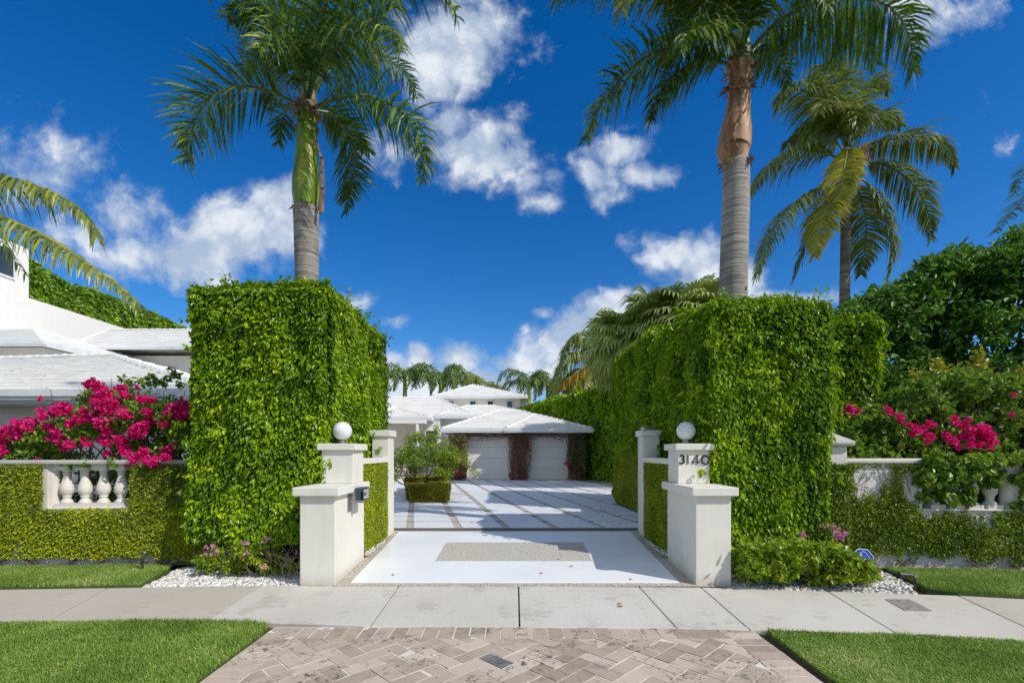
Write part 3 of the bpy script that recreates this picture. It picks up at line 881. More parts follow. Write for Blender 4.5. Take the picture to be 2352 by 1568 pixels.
for side in (-1, 1):
    wst = side < 0
    xi = (lambda y: XL(y)) if wst else (lambda y: XR(y))
    nm = 'west' if wst else 'east'
    lab = ('white stuccoed gate pier with low front wall on the left, intercom bracket on its side' if wst else
           'white stuccoed gate pier with metal numerals 3140, right of the driveway')
    root = thing('gate_pier', lab, 'gate pier', (xi(6.1)+side*0.2, 5.6, 0), group='gate piers flanking the driveway')
    def bx(mb, y0, y1, w, z0, z1, grow=0.0):
        a0, a1 = xi(y0)-side*grow, xi(y1)-side*grow
        q = [(a0, y0-grow), (a0+side*(w+2*grow), y0-grow), (a1+side*(w+2*grow), y1+grow), (a1, y1+grow)]
        if wst: q = [q[1], q[0], q[3], q[2]]
        mb.prism(q, z0, z1)
    mb = MB(); bx(mb, 5.60, 6.66, 0.41, -0.05, 1.035); mb.build('low_wall', M['wall_white'], root, bevel=0.008)
    mb = MB(); bx(mb, 5.60, 6.66, 0.41, 1.035, 1.135, 0.062); mb.build('low_coping', M['wall_white'], root, bevel=0.01)
    mb = MB(); bx(mb, 6.22, 6.63, 0.41, 1.137, 1.565); mb.build('pillar', M['wall_white'], root, bevel=0.008)
    mb = MB(); bx(mb, 6.22, 6.63, 0.41, 1.565, 1.65, 0.045); mb.build('pillar_coping', M['wall_white'], root, bevel=0.01)
    if not wst:
        mb = MB()
        x0 = P(1561, 0, 6.22).x; s = 0.107; zz = P(0, 1064, 6.22).z; wd = 0.017
        strokes(mb, [arc(.26, .74, .25, .24, 150, -75), arc(.24, .28, .30, .28, 80, -155)], x0, zz, 6.222, s, wd)
        strokes(mb, [[(0, 0), (0, 1)]], x0+s*0.98, zz, 6.222, s, wd)
        strokes(mb, [[(.62, -0.02), (.62, 1.0)], [(.62, 1.0), (0, .18)], [(0, .18), (.82, .18)]], x0+s*1.5, zz-.003, 6.222, s, wd)
        strokes(mb, [arc(.46, .46, .46, .50, 0, 360, 24)], x0+s*2.62, zz-.003, 6.222, s, wd)
        mb.build('numerals', M['numeral'], root)
    # globe lamp standing on the pillar
    gx = P(785 if wst else 1577, 0, 6.4).x; gy = 6.42; gz = P(0, 989, 6.4).z
    lamp = thing('globe_lamp', 'white opal globe lamp on the %s gate pillar' % ('left' if wst else 'right'), 'lamp', (gx, gy, 1.65), group='globe lamps on the gate piers')
    mb = MB(); mb.lathe(gx, gy, [(0.072, 1.650), (0.072, 1.657), (0.055, 1.663), (0.045, 1.672), (0.042, 1.70), (0.05, 1.706), (0.05, 1.712)], 24); mb.build('base', M['metal'], lamp, smooth=False)
    mb = MB(); r = 0.124; zc = 1.65+0.055+r*0.94
    mb.lathe(gx, gy, [(max(r*math.sin(R(th)), 0.002), zc-r*math.cos(R(th))) for th in range(18, 181, 9)], 40); mb.build('globe', M['globe'], lamp, smooth=True)
    # rear gate post and the rail
    post = thing('gate_post', 'slender white post with white rail behind the %s gate pier' % ('left' if wst else 'right'), 'gate post', (xi(8.1)+side*.15, 8.0, 0.2), group='posts at the gate track')
    mb = MB(); bx(mb, 7.93, 8.28, 0.27, 0.1, 1.80); mb.build('shaft', M['wall_white'], post, bevel=0.006)
    mb = MB(); bx(mb, 7.93, 8.28, 0.27, 1.80, 1.90, 0.035); mb.build('coping', M['wall_white'], post, bevel=0.008)
    mb = MB(); bx(mb, 6.632, 7.929, 0.10, 1.375, 1.455); mb.build('rail', M['wall_white'], post, bevel=0.006)
    if not wst:
        mb = MB(); a0 = xi(8.1)
        mb.box(a0+0.03, a0+0.16, 7.98, 8.2, 1.91, 1.955); mb.box(a0+0.025, a0+0.165, 7.975, 8.205, 1.955, 1.962)
        sn = mb.build('sensor_box', M['metal'], None, bevel=0.003); tag(sn, 'small grey sensor box on top of the right gate post', 'sensor box')
    # clipped green panel under the rail
    a = xi(7.3)
    z0p = 0.13
    pn = 30000
    root2 = thing('hedge_panel', 'flat clipped hedge panel under the white rail of the %s gate post' % ('left' if wst else 'right'), 'hedge', (a+side*.1, 6.64, 0.1), group='clipped panels between pier and post')
    Y = RNG.uniform(6.665, 7.925, pn); Z = RNG.uniform(z0p, 1.372, pn)
    Xp = (XL(Y) if wst else XR(Y))+side*(0.012+RNG.random(pn)*0.05+0.014*wob(np.stack([Y, Z, Y], 1), 6))
    pos = np.stack([Xp, Y, Z], 1); out = np.tile([-side*1.0, 0, 0], (pn, 1))
    leaves('foliage', pos, out, 0.026, M['fig'], root2, droop=0.5, outw=0.7, jitter=0.7, aspect=0.5)
    mb = MB(); q = [(xi(6.665)+side*.06, 6.665), (xi(7.925)+side*.06, 7.925), (xi(7.925)+side*.27, 7.925), (xi(6.665)+side*.27, 6.665)]
    if not wst: q = [q[0], q[3], q[2], q[1]]
    mb.prism(q, 0.1, 1.36); mb.build('dark_core', M['core'], root2)

# intercom on its bracket
ic = thing('intercom', 'blue grey intercom keypad box on a metal bracket beside the driveway', 'intercom', (XL(6.2)+.01, 6.15, 1.0))
xw = XL(6.2)
mb = MB(); mb.box(xw+0.001, xw+0.012, 6.00, 6.13, 0.80, 1.045); mb.build('wall_plate', M['metal'], ic, bevel=0.003)
mb = MB(); mb.box(xw+0.012, xw+0.15, 6.05, 6.08, 0.905, 0.935); mb.box(xw+0.15, xw+0.178, 6.05, 6.08, 0.905, 1.05); mb.build('bracket', M['metal'], ic, bevel=0.003)
bx0 = P(816, 0, 6.05).x; bx1 = P(834, 0, 6.05).x
zt_ = P(0, 1120, 6.05).z; zb_ = P(0, 1149, 6.05).z
mb = MB(); mb.box(bx0, bx1, 6.05, 6.30, zb_, zt_); mb.build('box', M['slate_box'], ic, bevel=0.004)
mb = MB(); mb.box(bx1+0.0005, bx1+0.006, 6.058, 6.292, zb_+.008, zt_-.008); pl_ = mb.build('keypad_plate', M['metal'], ic, bevel=0.002)
mb = MB()
for r_ in range(4):
    for c_ in range(3):
        mb.box(bx1+0.006, bx1+0.010, 6.17+c_*0.03, 6.188+c_*0.03, zt_-0.045-r_*0.03, zt_-0.03-r_*0.03)
k_ = mb.build('keypad', M['white_paint'], ic)
mb = MB(); mb.box(bx1+0.006, bx1+0.012, 6.075, 6.13, zt_-.05, zt_-.03); mb.build('card_slot', M['white_paint'], ic)
mb = MB(); mb.box(bx1+0.006, bx1+0.012, 6.075, 6.13, zb_+.03, zb_+.05); mb.build('call_button', M['white_paint'], ic)

# ------------------------------------------------------------------ balustrade walls
BAL = [(0.076, .0), (0.076, .025), (0.060, .035), (0.062, .048), (0.046, .062), (0.042, .085), (0.052, .095), (0.052, .108), (0.046, .118), (0.066, .145), (0.080, .185), (0.083, .225), (0.076, .275), (0.060, .335), (0.046, .39), (0.038, .435), (0.037, .455), (0.047, .462), (0.047, .474), (0.040, .482), (0.045, .505), (0.066, .525), (0.07, .535)]
def baluster(parent, xf, x, y, z0, z1, mat, lab=None):
    H = z1-z0; mb = MB()
    mb.box(x-.094, x+.094, y-.094, y+.094, z0, z0+.055*H/.6)
    mb.box(x-.094, x+.094, y-.094, y+.094, z1-.075*H/.6, z1)
    zs = z0+.055*H/.6; hs_ = (H-.13*H/.6)/.535
    mb.lathe(x, y, [(r, zs+z*hs_) for r, z in BAL], 20)
    o = mb.build('baluster', mat, parent, smooth=False, xf=xf)
    me = o.data
    fl = np.array([len(p.vertices) == 4 and abs(p.normal.z) < 0.98 and p.index >= 12 for p in me.polygons], dtype=bool)
    me.polygons.foreach_set('use_smooth', fl)
    return o
def wall_frame(p0, p1):
    d = Vector((p1[0]-p0[0], p1[1]-p0[1], 0)); a = math.atan2(d.y, d.x)
    return Matrix.Translation((p0[0], p0[1], 0)) @ Matrix.Rotation(a, 4, 'Z'), a
def s_at(p0, a, u):
    k = (u-CX)/F; return (k*p0[1]-p0[0])/(math.cos(a)-k*math.sin(a))
# west wall: local x runs from the left (p0) to the right
p0 = (-6.79, 6.40); p1 = (-4.2, 6.665)
xf, a = wall_frame(p0, p1)
Lw = lambda u: s_at(p0, a, u)
Lwb = lambda u: s_at((p0[0]-.1*math.sin(a), p0[1]+.1*math.cos(a)), a, u)
wl = thing('balustrade_wall', 'low garden wall under magenta bougainvillea, stone balusters in an opening left of the hedge', 'garden wall', (p0[0], p0[1], 0), a)
zc = 1.435
so0, so1 = Lw(109), Lw(303)
zo0, zo1 = 0.775, 1.372
mb = MB(); T = 0.24
mb.box(-6, so0, 0, T, -0.1, zo1); mb.box(so1, 2.7, 0, T, -0.1, zo1); mb.box(so0, so1, 0.0, T, -0.1, zo0)
mb.build('wall_face', M['rough_stucco'], wl, xf=xf)
mb = MB(); mb.box(-6, 2.75, -0.05, T+.05, zo1+.003, zc); mb.build('coping', M['coping'], wl, bevel=0.018, xf=xf)
mb = MB(); mb.box(so0-.01, so1+.01, -0.02, T+.01, zo0+.001, zo0+.022); mb.build('sill', M['stone'], wl, bevel=0.006, xf=xf)
for u in (154, 196, 238, 279):
    baluster(wl, xf, Lwb(u), 0.10, zo0+.022, zo1+.002, M['stone'])
mb = MB(); sx = Lwb(122); mb.tube([(sx, .1, zo0+.022), (sx, .1, zo1+.002)], 0.082, 20); mb.build('half_column', M['stone'], wl, xf=xf)
def to_world(pos, out, xf):
    Mx = np.array(xf); return pos@Mx[:3, :3].T+Mx[:3, 3], out@Mx[:3, :3].T
fg = thing('creeping_fig', 'dense clipped creeping fig covering the low wall left of the tall hedge', 'creeper', (p0[0], p0[1], 0), a)
n = 74000
X = RNG.uniform(-2.2, 2.62, n); Z = RNG.uniform(0.07, zo1, n)
low = 0.07+0.05*(1+wob(np.stack([X, X*0, X*0], 1), 3.0))+0.03*RNG.random(n)
k = ~((X > so0-.02+.012*wob(np.stack([Z, Z, Z], 1), 14)) & (X < so1+.01) & (Z > zo0+.012)) & (Z > low)
X, Z = X[k], Z[k]; q3 = np.stack([X, X*0, Z], 1)
bare = (np.abs(X-Lw(52)) < .05) & (np.abs(Z-.28) < .09) & (RNG.random(len(X)) < .75)
X, Z, q3 = X[~bare], Z[~bare], q3[~bare]
pos = np.stack([X, -0.012-RNG.random(len(X))**1.3*0.055-0.015*(1+wob(q3, 5)), Z], 1)
out = np.tile([0, -1.0, 0], (len(X), 1))
pos, out = to_world(pos, out, xf)
tn = np.clip(RNG.normal(0.40, 0.2, len(X))+0.22*(0.75-Z)+0.16*wob(q3, 1.7)+.06*wob(q3, 5.), 0, 1)  # broad tint patches imitate the mottled shadow of the bougainvillea
leaves('foliage', pos, out, 0.032, M['fig'], fg, tn, droop=0.35, outw=0.75, jitter=0.6, aspect=0.5)
mb = MB()
for k in range(26):
    x = RNG.uniform(-1.2, 2.5); pts = []; z = RNG.uniform(0.0, 0.06); y = -0.03
    dx = RNG.choice([-1, 1])*RNG.uniform(.05, .12)
    for s in range(6):
        pts.append((x, y-RNG.uniform(0, .03), z)); x += dx*RNG.uniform(.4, 1.2); z += RNG.uniform(-.01, .06)
    mb.tube(pts, [0.009*(1-s*.1) for s in range(6)], 5)
mb.build('stems', M['twig'], fg, xf=xf)

# east wall
p0e = (4.47, 6.50); p1e = (7.4, 6.30)
xfe, ae = wall_frame(p0e, p1e)
Le = lambda u: s_at(p0e, ae, u)
Leb = lambda u: s_at((p0e[0]-.1*math.sin(ae), p0e[1]+.1*math.cos(ae)), ae, u)
we = thing('balustrade_wall', 'rough white garden wall with ivy patches and balusters right of the tall hedge', 'garden wall', (p0e[0], p0e[1], 0), ae)
eo0, eo1 = Le(2118), Le(2335); ez0, ez1 = 0.765, 1.385; zc = 1.455
mb = MB(); mb.box(-1.2, eo0, 0, T, -0.1, ez1); mb.box(eo1, 6, 0, T, -0.1, ez1); mb.box(eo0, eo1, 0, T, -0.1, ez0)
mb.build('wall_face', M['rough_stucco'], we, xf=xfe)
mb = MB(); mb.box(-0.05, 6, -0.055, T+.05, ez1+.003, zc); mb.build('coping', M['stone'], we, bevel=0.02, xf=xfe)
mb = MB(); mb.box(eo0-.01, eo1+.01, -0.03, T+.01, ez0+.001, ez0+.024); mb.build('sill', M['stone'], we, bevel=0.006, xf=xfe)
for u in (2143, 2186, 2229, 2273):
    baluster(we, xfe, Leb(u), 0.10, ez0+.024, ez1+.002, M['stone'])
mb = MB(); sx = Leb(2313); mb.tube([(sx, .1, ez0+.024), (sx, .1, ez1+.002)], 0.085, 20); mb.build('half_column', M['stone'], we, xf=xfe)
# end pillar with pyramid cap
mb = MB(); mb.box(-0.34, 0.0, -0.06, 0.30, -0.1, 1.62); mb.build('pillar', M['rough_stucco'], we, bevel=0.008, xf=xfe)
mb = MB(); mb.box(-0.41, 0.075, -0.13, 0.37, 1.62, 1.70); mb.build('pillar_coping', M['coping'], we, bevel=0.03, xf=xfe)
mb = MB()
b4 = [(-0.38, -0.10, 1.70), (0.045, -0.10, 1.70), (0.045, 0.34, 1.70), (-0.38, 0.34, 1.70)]; top = (-0.17, 0.12, 1.835)
for k in range(4): mb.face([b4[k], b4[(k+1) % 4], top])
mb.build('pyramid_cap', M['coping'], we, xf=xfe)
iv = thing('ivy', 'patchy creeping fig over the rough white wall right of the hedge', 'creeper', (p0e[0], p0e[1], 0), ae)
n = 90000
X = RNG.uniform(-0.5, 4.2, n); Z = RNG.uniform(0.06, 1.38, n); q3 = np.stack([X, X*0, Z], 1)
cov = wob(q3, 2.6)*0.9+wob(q3, 7.0)*1.0+wob(q3, 17.0)*0.8+0.95
cov -= 2.6*np.exp(-(((X-0.42)/0.5)**2+((Z-1.22)/0.24)**2))+1.9*np.exp(-(((X-0.95)/0.20)**2+((Z-0.95)/0.30)**2))+1.2*np.exp(-(((X-0.35)/0.45)**2+((Z-0.12)/0.12)**2))
cov += 1.3*np.exp(-((X+0.1)/0.22)**2)+0.6*np.exp(-(((X-.55)/.5)**2+((Z-0.65)/.25)**2))
cov += 0.75*(X > .9)*(Z < 0.72)*(Z > .2)+0.35*(X < .9)*(Z < .85)-0.8*(Z < 0.16)
k = (RNG.random(n) < np.clip(cov*0.55, 0, 1)) & ~((X > eo0-.02) & (X < eo1+.02) & (Z > ez0))
X, Z = X[k], Z[k]; q3 = q3[k]
pos = np.stack([X, np.where(X < 0, -0.07, -0.012)-RNG.random(len(X))**1.3*0.05-0.012*(1+wob(q3, 6)), Z], 1)
out = np.tile([0, -1.0, 0], (len(X), 1)); pos, out = to_world(pos, out, xfe)
leaves('foliage', pos, out, 0.036, M['fig_sparse'], iv, droop=0.3, outw=0.6, jitter=0.9, aspect=0.5)
mb = MB()
for k in range(110):
    x = RNG.uniform(-.3, 4.0); z = RNG.uniform(0.03, 0.5) if k % 2 else RNG.uniform(.5, 1.2); pts = []
    dx = RNG.normal()*0.05; dz = RNG.uniform(0.02, 0.09)
    for s in range(8):
        if z > 1.36 or (eo0-.05 < x < eo1+.05 and z > ez0-.02): break
        pts.append((x, (-0.07 if x < 0.02 else -0.012)-RNG.uniform(0, .008), z)); x += dx+RNG.normal()*.02; z += dz+RNG.normal()*.02
    if len(pts) > 2: mb.tube(pts, 0.0035, 4)
for u0, u1, uz in ((2215, 2260, .1), (2310, 2345, .12), (2060, 2075, .1), (2085, 2090, .1)):
    x0_, x1_ = Le(u0), Le(u1)
    mb.tube([(x0_, -.03, .12), ((x0_+x1_)/2, -.09, .035), (x1_, -.05, .06), (x1_+.08, -.03, .14)], 0.010, 5)
mb.build('stems', M['twig'], iv, xf=xfe)
# ------------------------------------------------------------------ houses
def roof_slope(mb, a, b, c, d, n, h=0.035, tile=0.33, jit=0.006):
    """tiled slope: eave a-b, ridge d-c (d above a); n courses, each tile its own plate"""
    a, b, c, d = map(Vector, (a, b, c, d))
    up = (b-a).cross(d-a).normalized()
    if up.z < 0: up = -up
    for i in range(n):
        t0, t1 = i/n, (i+1)/n
        l0, r0 = a.lerp(d, t0), b.lerp(c, t0); l1, r1 = a.lerp(d, t1), b.lerp(c, t1)
        w = (r0-l0).length
        m = max(1, int(w/tile)) if tile else 1
        for k in range(m):
            s0, s1 = k/m, (k+1)/m
            hh = h+random.uniform(-jit, jit)
            p0, p1, p2, p3 = l0.lerp(r0, s0), l0.lerp(r0, s1), l1.lerp(r1, s1), l1.lerp(r1, s0)
            tn = random.random()
            q = [p0+up*hh, p1+up*hh, p2+up*(0.004), p3+up*(0.004)]
            mb.face(q, tn); mb.face([p0, p1, p1+up*hh, p0+up*hh], tn)
def hip(mb, p, q, r=0.09, n=None):
    p, q = Vector(p), Vector(q); L = (q-p).length; n = n or max(3, int(L/0.36)); d = (q-p)/n
    s = d.cross(Vector((0, 0, 1))).normalized()
    u = s.cross(d).normalized()
    for k in range(n):
        a, b = p+d*k, p+d*(k+1.08)
        ha, hb = 0.055, 0.03
        A = [a-s*r, a-s*r*.6+u*(ha+.03), a+s*r*.6+u*(ha+.03), a+s*r]; B = [b-s*r, b-s*r*.6+u*(hb+.02), b+s*r*.6+u*(hb+.02), b+s*r]
        for j in range(3): mb.face([A[j], A[j+1], B[j+1], B[j]])
        mb.face([A[0], A[3], A[2], A[1]])
def hip_roof(parent, x0, x1, y0, y1, ze, zr, rx0, rx1, ry, n, over=0.0, tile=0.33, h=0.06, gut=True, mat='tile'):
    """x0..x1,y0..y1 eave outline; ridge from rx0 to rx1 at ry"""
    mb = MB()
    A, B, C, D = (x0, y0, ze), (x1, y0, ze), (x1, y1, ze), (x0, y1, ze)
    r0, r1 = (rx0, ry, zr), (rx1, ry, zr)
    roof_slope(mb, A, B, r1, r0, n, h, tile)
    roof_slope(mb, B, C, r1, r1, n, h, tile)
    roof_slope(mb, C, D, r0, r1, n, h, tile*2)
    roof_slope(mb, D, A, r0, r0, n, h, tile)
    mb.face([A, D, C, B])
    rf = mb.build('roof', M[mat], parent)
    mb = MB()
    for p_, q_ in ((A, r0), (B, r1), (C, r1), (D, r0)): hip(mb, p_, q_)
    if rx1-rx0 > 0.05: hip(mb, r0, r1)
    mb.build('ridge_tiles', M[mat], rf)
    if gut:
        mb = MB(); g = 0.11
        for (xa, xb, ya, yb) in ((x0-g, x1+g, y0-g, y0), (x0-g, x1+g, y1, y1+g), (x0-g, x0, y0, y1), (x1, x1+g, y0, y1)):
            mb.box(xa, xb, ya, yb, ze-0.12, ze+0.015)
            mb.box(xa+.0 if xb-xa < .3 else xa+.03, xb-.03 if xb-xa > .3 else xb, ya+.015, yb, ze-0.19, ze-0.122)
        mb.build('gutter', M['gutter'], rf)
    return rf
def window(parent, x0, x1, y, z0, z1, fr=0.05, face='-y'):
    mb = MB(); d = 0.05
    mb.box(x0-fr, x0, y-.02, y+d, z0-fr, z1+fr); mb.box(x1, x1+fr, y-.02, y+d, z0-fr, z1+fr)
    mb.box(x0, x1, y-.02, y+d, z1, z1+fr); mb.box(x0, x1, y-.02, y+d, z0-fr, z0)
    f = mb.build('window', M['gutter'], parent)
    mb = MB(); mb.box(x0, x1, y+.012, y+.03, z0, z1); mb.build('pane', M['glass'], f)
    mb = MB(); xm = (x0+x1)/2; mb.box(x0, x0+.03, y+.0, y+.012, z0, z1); mb.box(x1-.03, x1, y, y+.012, z0, z1); mb.box(x0+.03, x1-.03, y, y+.012, z1-.03, z1); mb.box(x0+.03, x1-.03, y, y+.012, z0, z0+.03)
    mb.build('sash', M['dark_metal'], f)

# garage with two doors
gh = thing('garage_house', 'white garage wing with two doors and vine hung eaves at the end of the court', 'garage', (0.3, 23.3, CZ0))
gy = 23.3
def gx_(u, y=gy): return (u-CX)/F*y
ZG = CZ0
wt = 2.5
d1 = (gx_(1072), gx_(1167)); d2 = (gx_(1216), gx_(1313)); dh = ZG+2.12
xa, xb = gx_(1040), gx_(1342)
mb = MB()
mb.box(xa, d1[0], gy, gy+.3, ZG, wt); mb.box(d1[1], d2[0], gy, gy+.3, ZG, wt); mb.box(d2[1], xb, gy, gy+.3, ZG, wt)
mb.box(d1[0], d1[1], gy, gy+.3, dh, wt); mb.box(d2[0], d2[1], gy, gy+.3, dh, wt)
mb.box(xa, xa+.3, gy+.3, gy+7, ZG, wt); mb.box(xb-.3, xb, gy+.3, gy+7, ZG, wt)
mb.build('wall', M['house_white'], gh)
for d in (d1, d2):
    mb = MB()
    for k in range(4):
        z0 = ZG+.02+k*.525
        mb.box(d[0]+.003, d[1]-.003, gy+.15, gy+.2, z0, z0+.518)
    dd = mb.build('garage_door', M['house_white'], gh, bevel=0.006)
    mb = MB(); mb.box(d[0], d[1], gy+.12, gy+.2, ZG+.0, ZG+.018); mb.build('door_seal', M['dark_metal'], dd)
ze = 1.54+54.5*22.84/F
hip_roof(gh, gx_(1015, 22.95), gx_(1330, 22.95), 22.95, 31, ze, 1.54+95*26.5/F, gx_(1146, 26.5), gx_(1196, 26.5), 26.5, 11)
ze2 = ze+0.02
hip_roof(gh, gx_(1163, 22.55), gx_(1358, 22.55), 22.55, 29.6, ze2-.035, 1.54+86*25.2/F, gx_(1226, 25.2), gx_(1232, 25.2), 25.2, 9)

mb = MB(); mb.tube([(xa+.08, gy-.06, ZG), (xa+.08, gy-.06, wt-.1), (xa+.08, 22.9, ze-.12)], .045, 8); mb.build('downspout', M['gutter'], gh)
# main house behind, with the upper storey
mh = thing('main_house', 'white villa with broad tiled roofs and an upper storey with four small windows', 'house', (-4, 27, CZ0))
def U(u, y): return (u-CX)/F*y
def ZZ(v, y): return CZ+(HY-v)/F*y
ty = 36.0
mb = MB(); mb.box(U(1008, ty), U(1196, ty), ty, ty+8, 0, ZZ(913, ty)); mb.build('upper_wall', M['house_white'], mh)
hip_roof(mh, U(997, 35.2), U(1209, 35.2), 35.2, 44.5, ZZ(909, 35.2), ZZ(884, 40), U(1085, 40), U(1092, 40), 40, 9, tile=0.5)
for u0, u1 in ((1030, 1042), (1080, 1092.5), (1120.5, 1132.5), (1165, 1176.5)):
    window(mh, U(u0, ty), U(u1, ty), ty-.04, ZZ(935, ty), ZZ(921.5, ty), 0.06)
wy = 27.5
mb = MB(); mb.box(U(700, wy), U(985, wy), wy, wy+8, CZ0, ZZ(955, wy)); mb.box(U(985, wy), U(1016, wy), wy-.9, wy+8, CZ0, ZZ(952, wy)); mb.box(U(1016, wy), U(1200, wy), wy-.1, wy+8, CZ0, ZZ(955, wy))
mb.build('wall', M['house_white'], mh)
# long roof, its lower right-hand roof and the little hip at the entrance
hip_roof(mh, U(640, 27.2), U(1082, 27.2), 27.2, 37.5, ZZ(950, 27.2), ZZ(913, 32.2), U(700, 32.2), U(1004, 32.2), 32.2, 13, tile=0.5)
hip_roof(mh, U(1003, 26.6), U(1230, 26.6), 26.6, 35, ZZ(953, 26.6), ZZ(932, 30), U(1072, 30), U(1140, 30), 30, 8, tile=0.5)
hip_roof(mh, U(820, 25.6), U(986, 25.6), 25.6, 31.5, ZZ(957, 25.6), ZZ(937, 28.2), U(905, 28.2), U(914, 28.2), 28.2, 7, tile=0.5)
# porch beam, post, door and window
mb = MB(); py_ = 24.6
mb.box(U(820, py_), U(976, py_), py_, py_+.5, ZZ(972, py_), ZZ(962.5, py_)); mb.box(U(955, py_), U(961, py_), py_+.02, py_+.18, CZ0, ZZ(972, py_)-.002)
mb.build('porch_beam', M['house_white'], mh, bevel=0.01)
mb = MB(); mb.box(U(884, wy), U(936, wy), wy-.03, wy-.002, ZZ(1010, wy), ZZ(974, wy)); mb.box(U(884, wy)+.06, U(936, wy)-.06, wy-.05, wy-.03, ZZ(1010, wy)+.06, ZZ(974, wy)-.06)
mb.build('wall_panel', M['house_white'], mh, bevel=0.01)
window(mh, U(978, wy-1), U(1003, wy-1), wy-.96, ZZ(1030, wy-1), ZZ(989, wy-1), .05)
mb = MB()
for k, (v, yy) in enumerate(((1100, 23.6), (1085, 24.5), (1069, 25.4))):
    mb.box(U(820, yy), U(1040, yy), yy, 27.4, 0.1, ZZ(1096, 23.6)+k*0.16)
mb.build('entrance_steps', m_stucco('travertine_step', (0.60, 0.53, 0.44), (0.45, 0.38, 0.30), 0.4, streak=False), mh, bevel=0.01)

# house on the left with three overlapping roofs
lh = thing('tiled_house', 'long white house with stepped low tiled roofs behind the magenta bougainvillea', 'house', (-13, 12, 0))
mb = MB(); mb.box(-24, -7.0, 11.9, 17, 0, 2.84); mb.build('wall', M['house_white'], lh)
mb = MB()
z_e = 2.93; R1 = (-13.2, 16.0, 4.74); R0 = (-21.5, 17.3, 4.80)
A, B, C, D = (-24, 11.0, z_e), (-6.6, 11.0, z_e), (-6.6, 20.5, z_e), (-24, 20.5, z_e)
roof_slope(mb, A, B, R1, R0, 14, 0.065, 0.36, 0.012); roof_slope(mb, B, C, R1, R1, 14, 0.04, 0.4); roof_slope(mb, C, D, R0, R1, 10, .04, 1); roof_slope(mb, D, A, R0, R0, 10, .04, 1)
mb.face([A, D, C, B])
rf = mb.build('roof', M['tile'], lh)
mb = MB(); hip(mb, B, R1, .11); hip(mb, R1, R0, .11); hip(mb, C, R1, .11); mb.build('ridge_tiles', M['tile'], rf)
mb = MB(); mb.box(-24, -6.48, 10.86, 11.0, 2.80, 2.95); mb.box(-24, -6.5, 10.9, 11.0, 2.72, 2.798); mb.box(-6.6, -6.46, 11.0, 20.5, 2.80, 2.95); mb.box(-24, -6.7, 11.0, 11.88, 2.66, 2.72); mb.build('gutter', M['gutter'], rf)
mb = MB(); vp = P(258, 800, 18.0)
for (u, v, y) in ((208, 770, 25.2), (150, 812, 16.8)):
    q = P(u, v, y); mb = MB(); mb.tube([q-Vector((0, 0, .5)), q], .07, 10); mb.build('vent_pipe', M['gutter'], lh)
# middle roof (corner seen over the first)
cx1 = U(99, 18.2); ze1 = ZZ(784, 18.2)
mb = MB(); mb.box(-30, cx1-.75, 19.0, 30, 3, ze1-.05); mb.build('wall', M['house_white'], lh)
hip_roof(lh, -32, cx1, 18.2, 29, ze1, ZZ(757, 22), -27, U(78, 22), 22, 10, tile=.5)
# far roof
fy = 24.0
mb = MB(); mb.box(U(165, fy), U(590, fy), fy+1.2, fy+8, 3, ZZ(806, fy)); mb.build('wall', M['house_white'], lh)
hip_roof(lh, U(158, fy), U(600, fy), fy, fy+9, ZZ(794, fy), ZZ(758, fy+4.2), U(248, fy+4.2), U(520, fy), fy+4.2, 11, tile=.5)

# neighbouring modern block
mo = thing('modern_house', 'tall plain white modern house at the left edge, slanted dark strip window', 'house', (-26, 26, 0))
mb = MB()
mb.box(-40, -26.0, 20, 26.0, 0, CZ+466/F*26.0+.0); mb.box(-40, -26.0, 26.0, 40, 0, ZZ(684, 26.0))
mb.build('wall', M['house_white'], mo)
mb = MB(); wx = -25.99
ya, yb = 20.5, 25.25
mb.box(wx, wx+.05, ya, yb, CZ+.345*26, CZ+.40*26+.18); 
f = mb.build('window', M['gutter'], mo)
mb = MB(); mb.box(wx+.05, wx+.07, ya+.12, yb-.12, CZ+.345*26+.12, CZ+.40*26+.06); mb.build('pane', M['glass'], f)

# hedge row beyond the neighbour
def leaf_mass(name, label, cat, pts_fn, n, L, mat, group=None, core=None, kind=None, **kw):
    pass
rb = thing('clipped_tree_row', 'bright green clipped tree row rising behind the white modern house', 'hedge', (-30, 26, 0))
n = 26000
pos, nor = box_surface(n, (-31, -28.6, 26, 44, 8.5, 12.6), ('+x', '-y', '+z'))
pos += nor*(wob(pos, .8)*0.25+wob(pos, 2.2)*0.18-RNG.random(n if len(pos) == n else len(pos))*0.25)[:, None]
pos[:, 2] += np.where(nor[:, 2] > 0, 0, 0)
leaves('foliage', pos, nor, 0.26, M['far_leaf'], rb, droop=0.3, jitter=0.8, aspect=0.6)
mb = MB(); mb.box(-30.7, -28.9, 26.3, 43.5, 0, 12.3); mb.build('dark_core', M['core'], rb)

# ------------------------------------------------------------------ tall hedges
hedge('ficus_hedge', 'tall clipped ficus hedge left of the driveway, glossy leaves, palm trunk rising out of it', 'hedge',
      (-4.22, -2.34, 6.20, 8.95, 0.34, 3.71), ('-y', '+x', '-x', '+z'), 4200, 0.063, M['ficus'], amp=0.07, tufts=520, aspect=0.5, jitter=0.42, group='tall ficus hedges')
hedge('ficus_hedge', 'tall clipped ficus hedge nearest the street on the right, hiding part of the house number', 'hedge',
      (2.47, 4.15, 6.18, 8.6, 0.36, 3.52), ('-y', '-x', '+x', '+z', '+y'), 4000, 0.063, M['ficus'], amp=0.07, tufts=480, aspect=0.5, jitter=0.42, group='tall ficus hedges')
hedge('ficus_hedge', 'tall clipped hedge section behind the right gate post, beside the court', 'hedge',
      (3.0, 4.4, 10.5, 14.5, 0.2, 4.25), ('-y', '-x', '+z', '+y'), 1300, 0.10, M['ficus'], amp=0.08, tufts=160, aspect=0.5, group='tall ficus hedges')
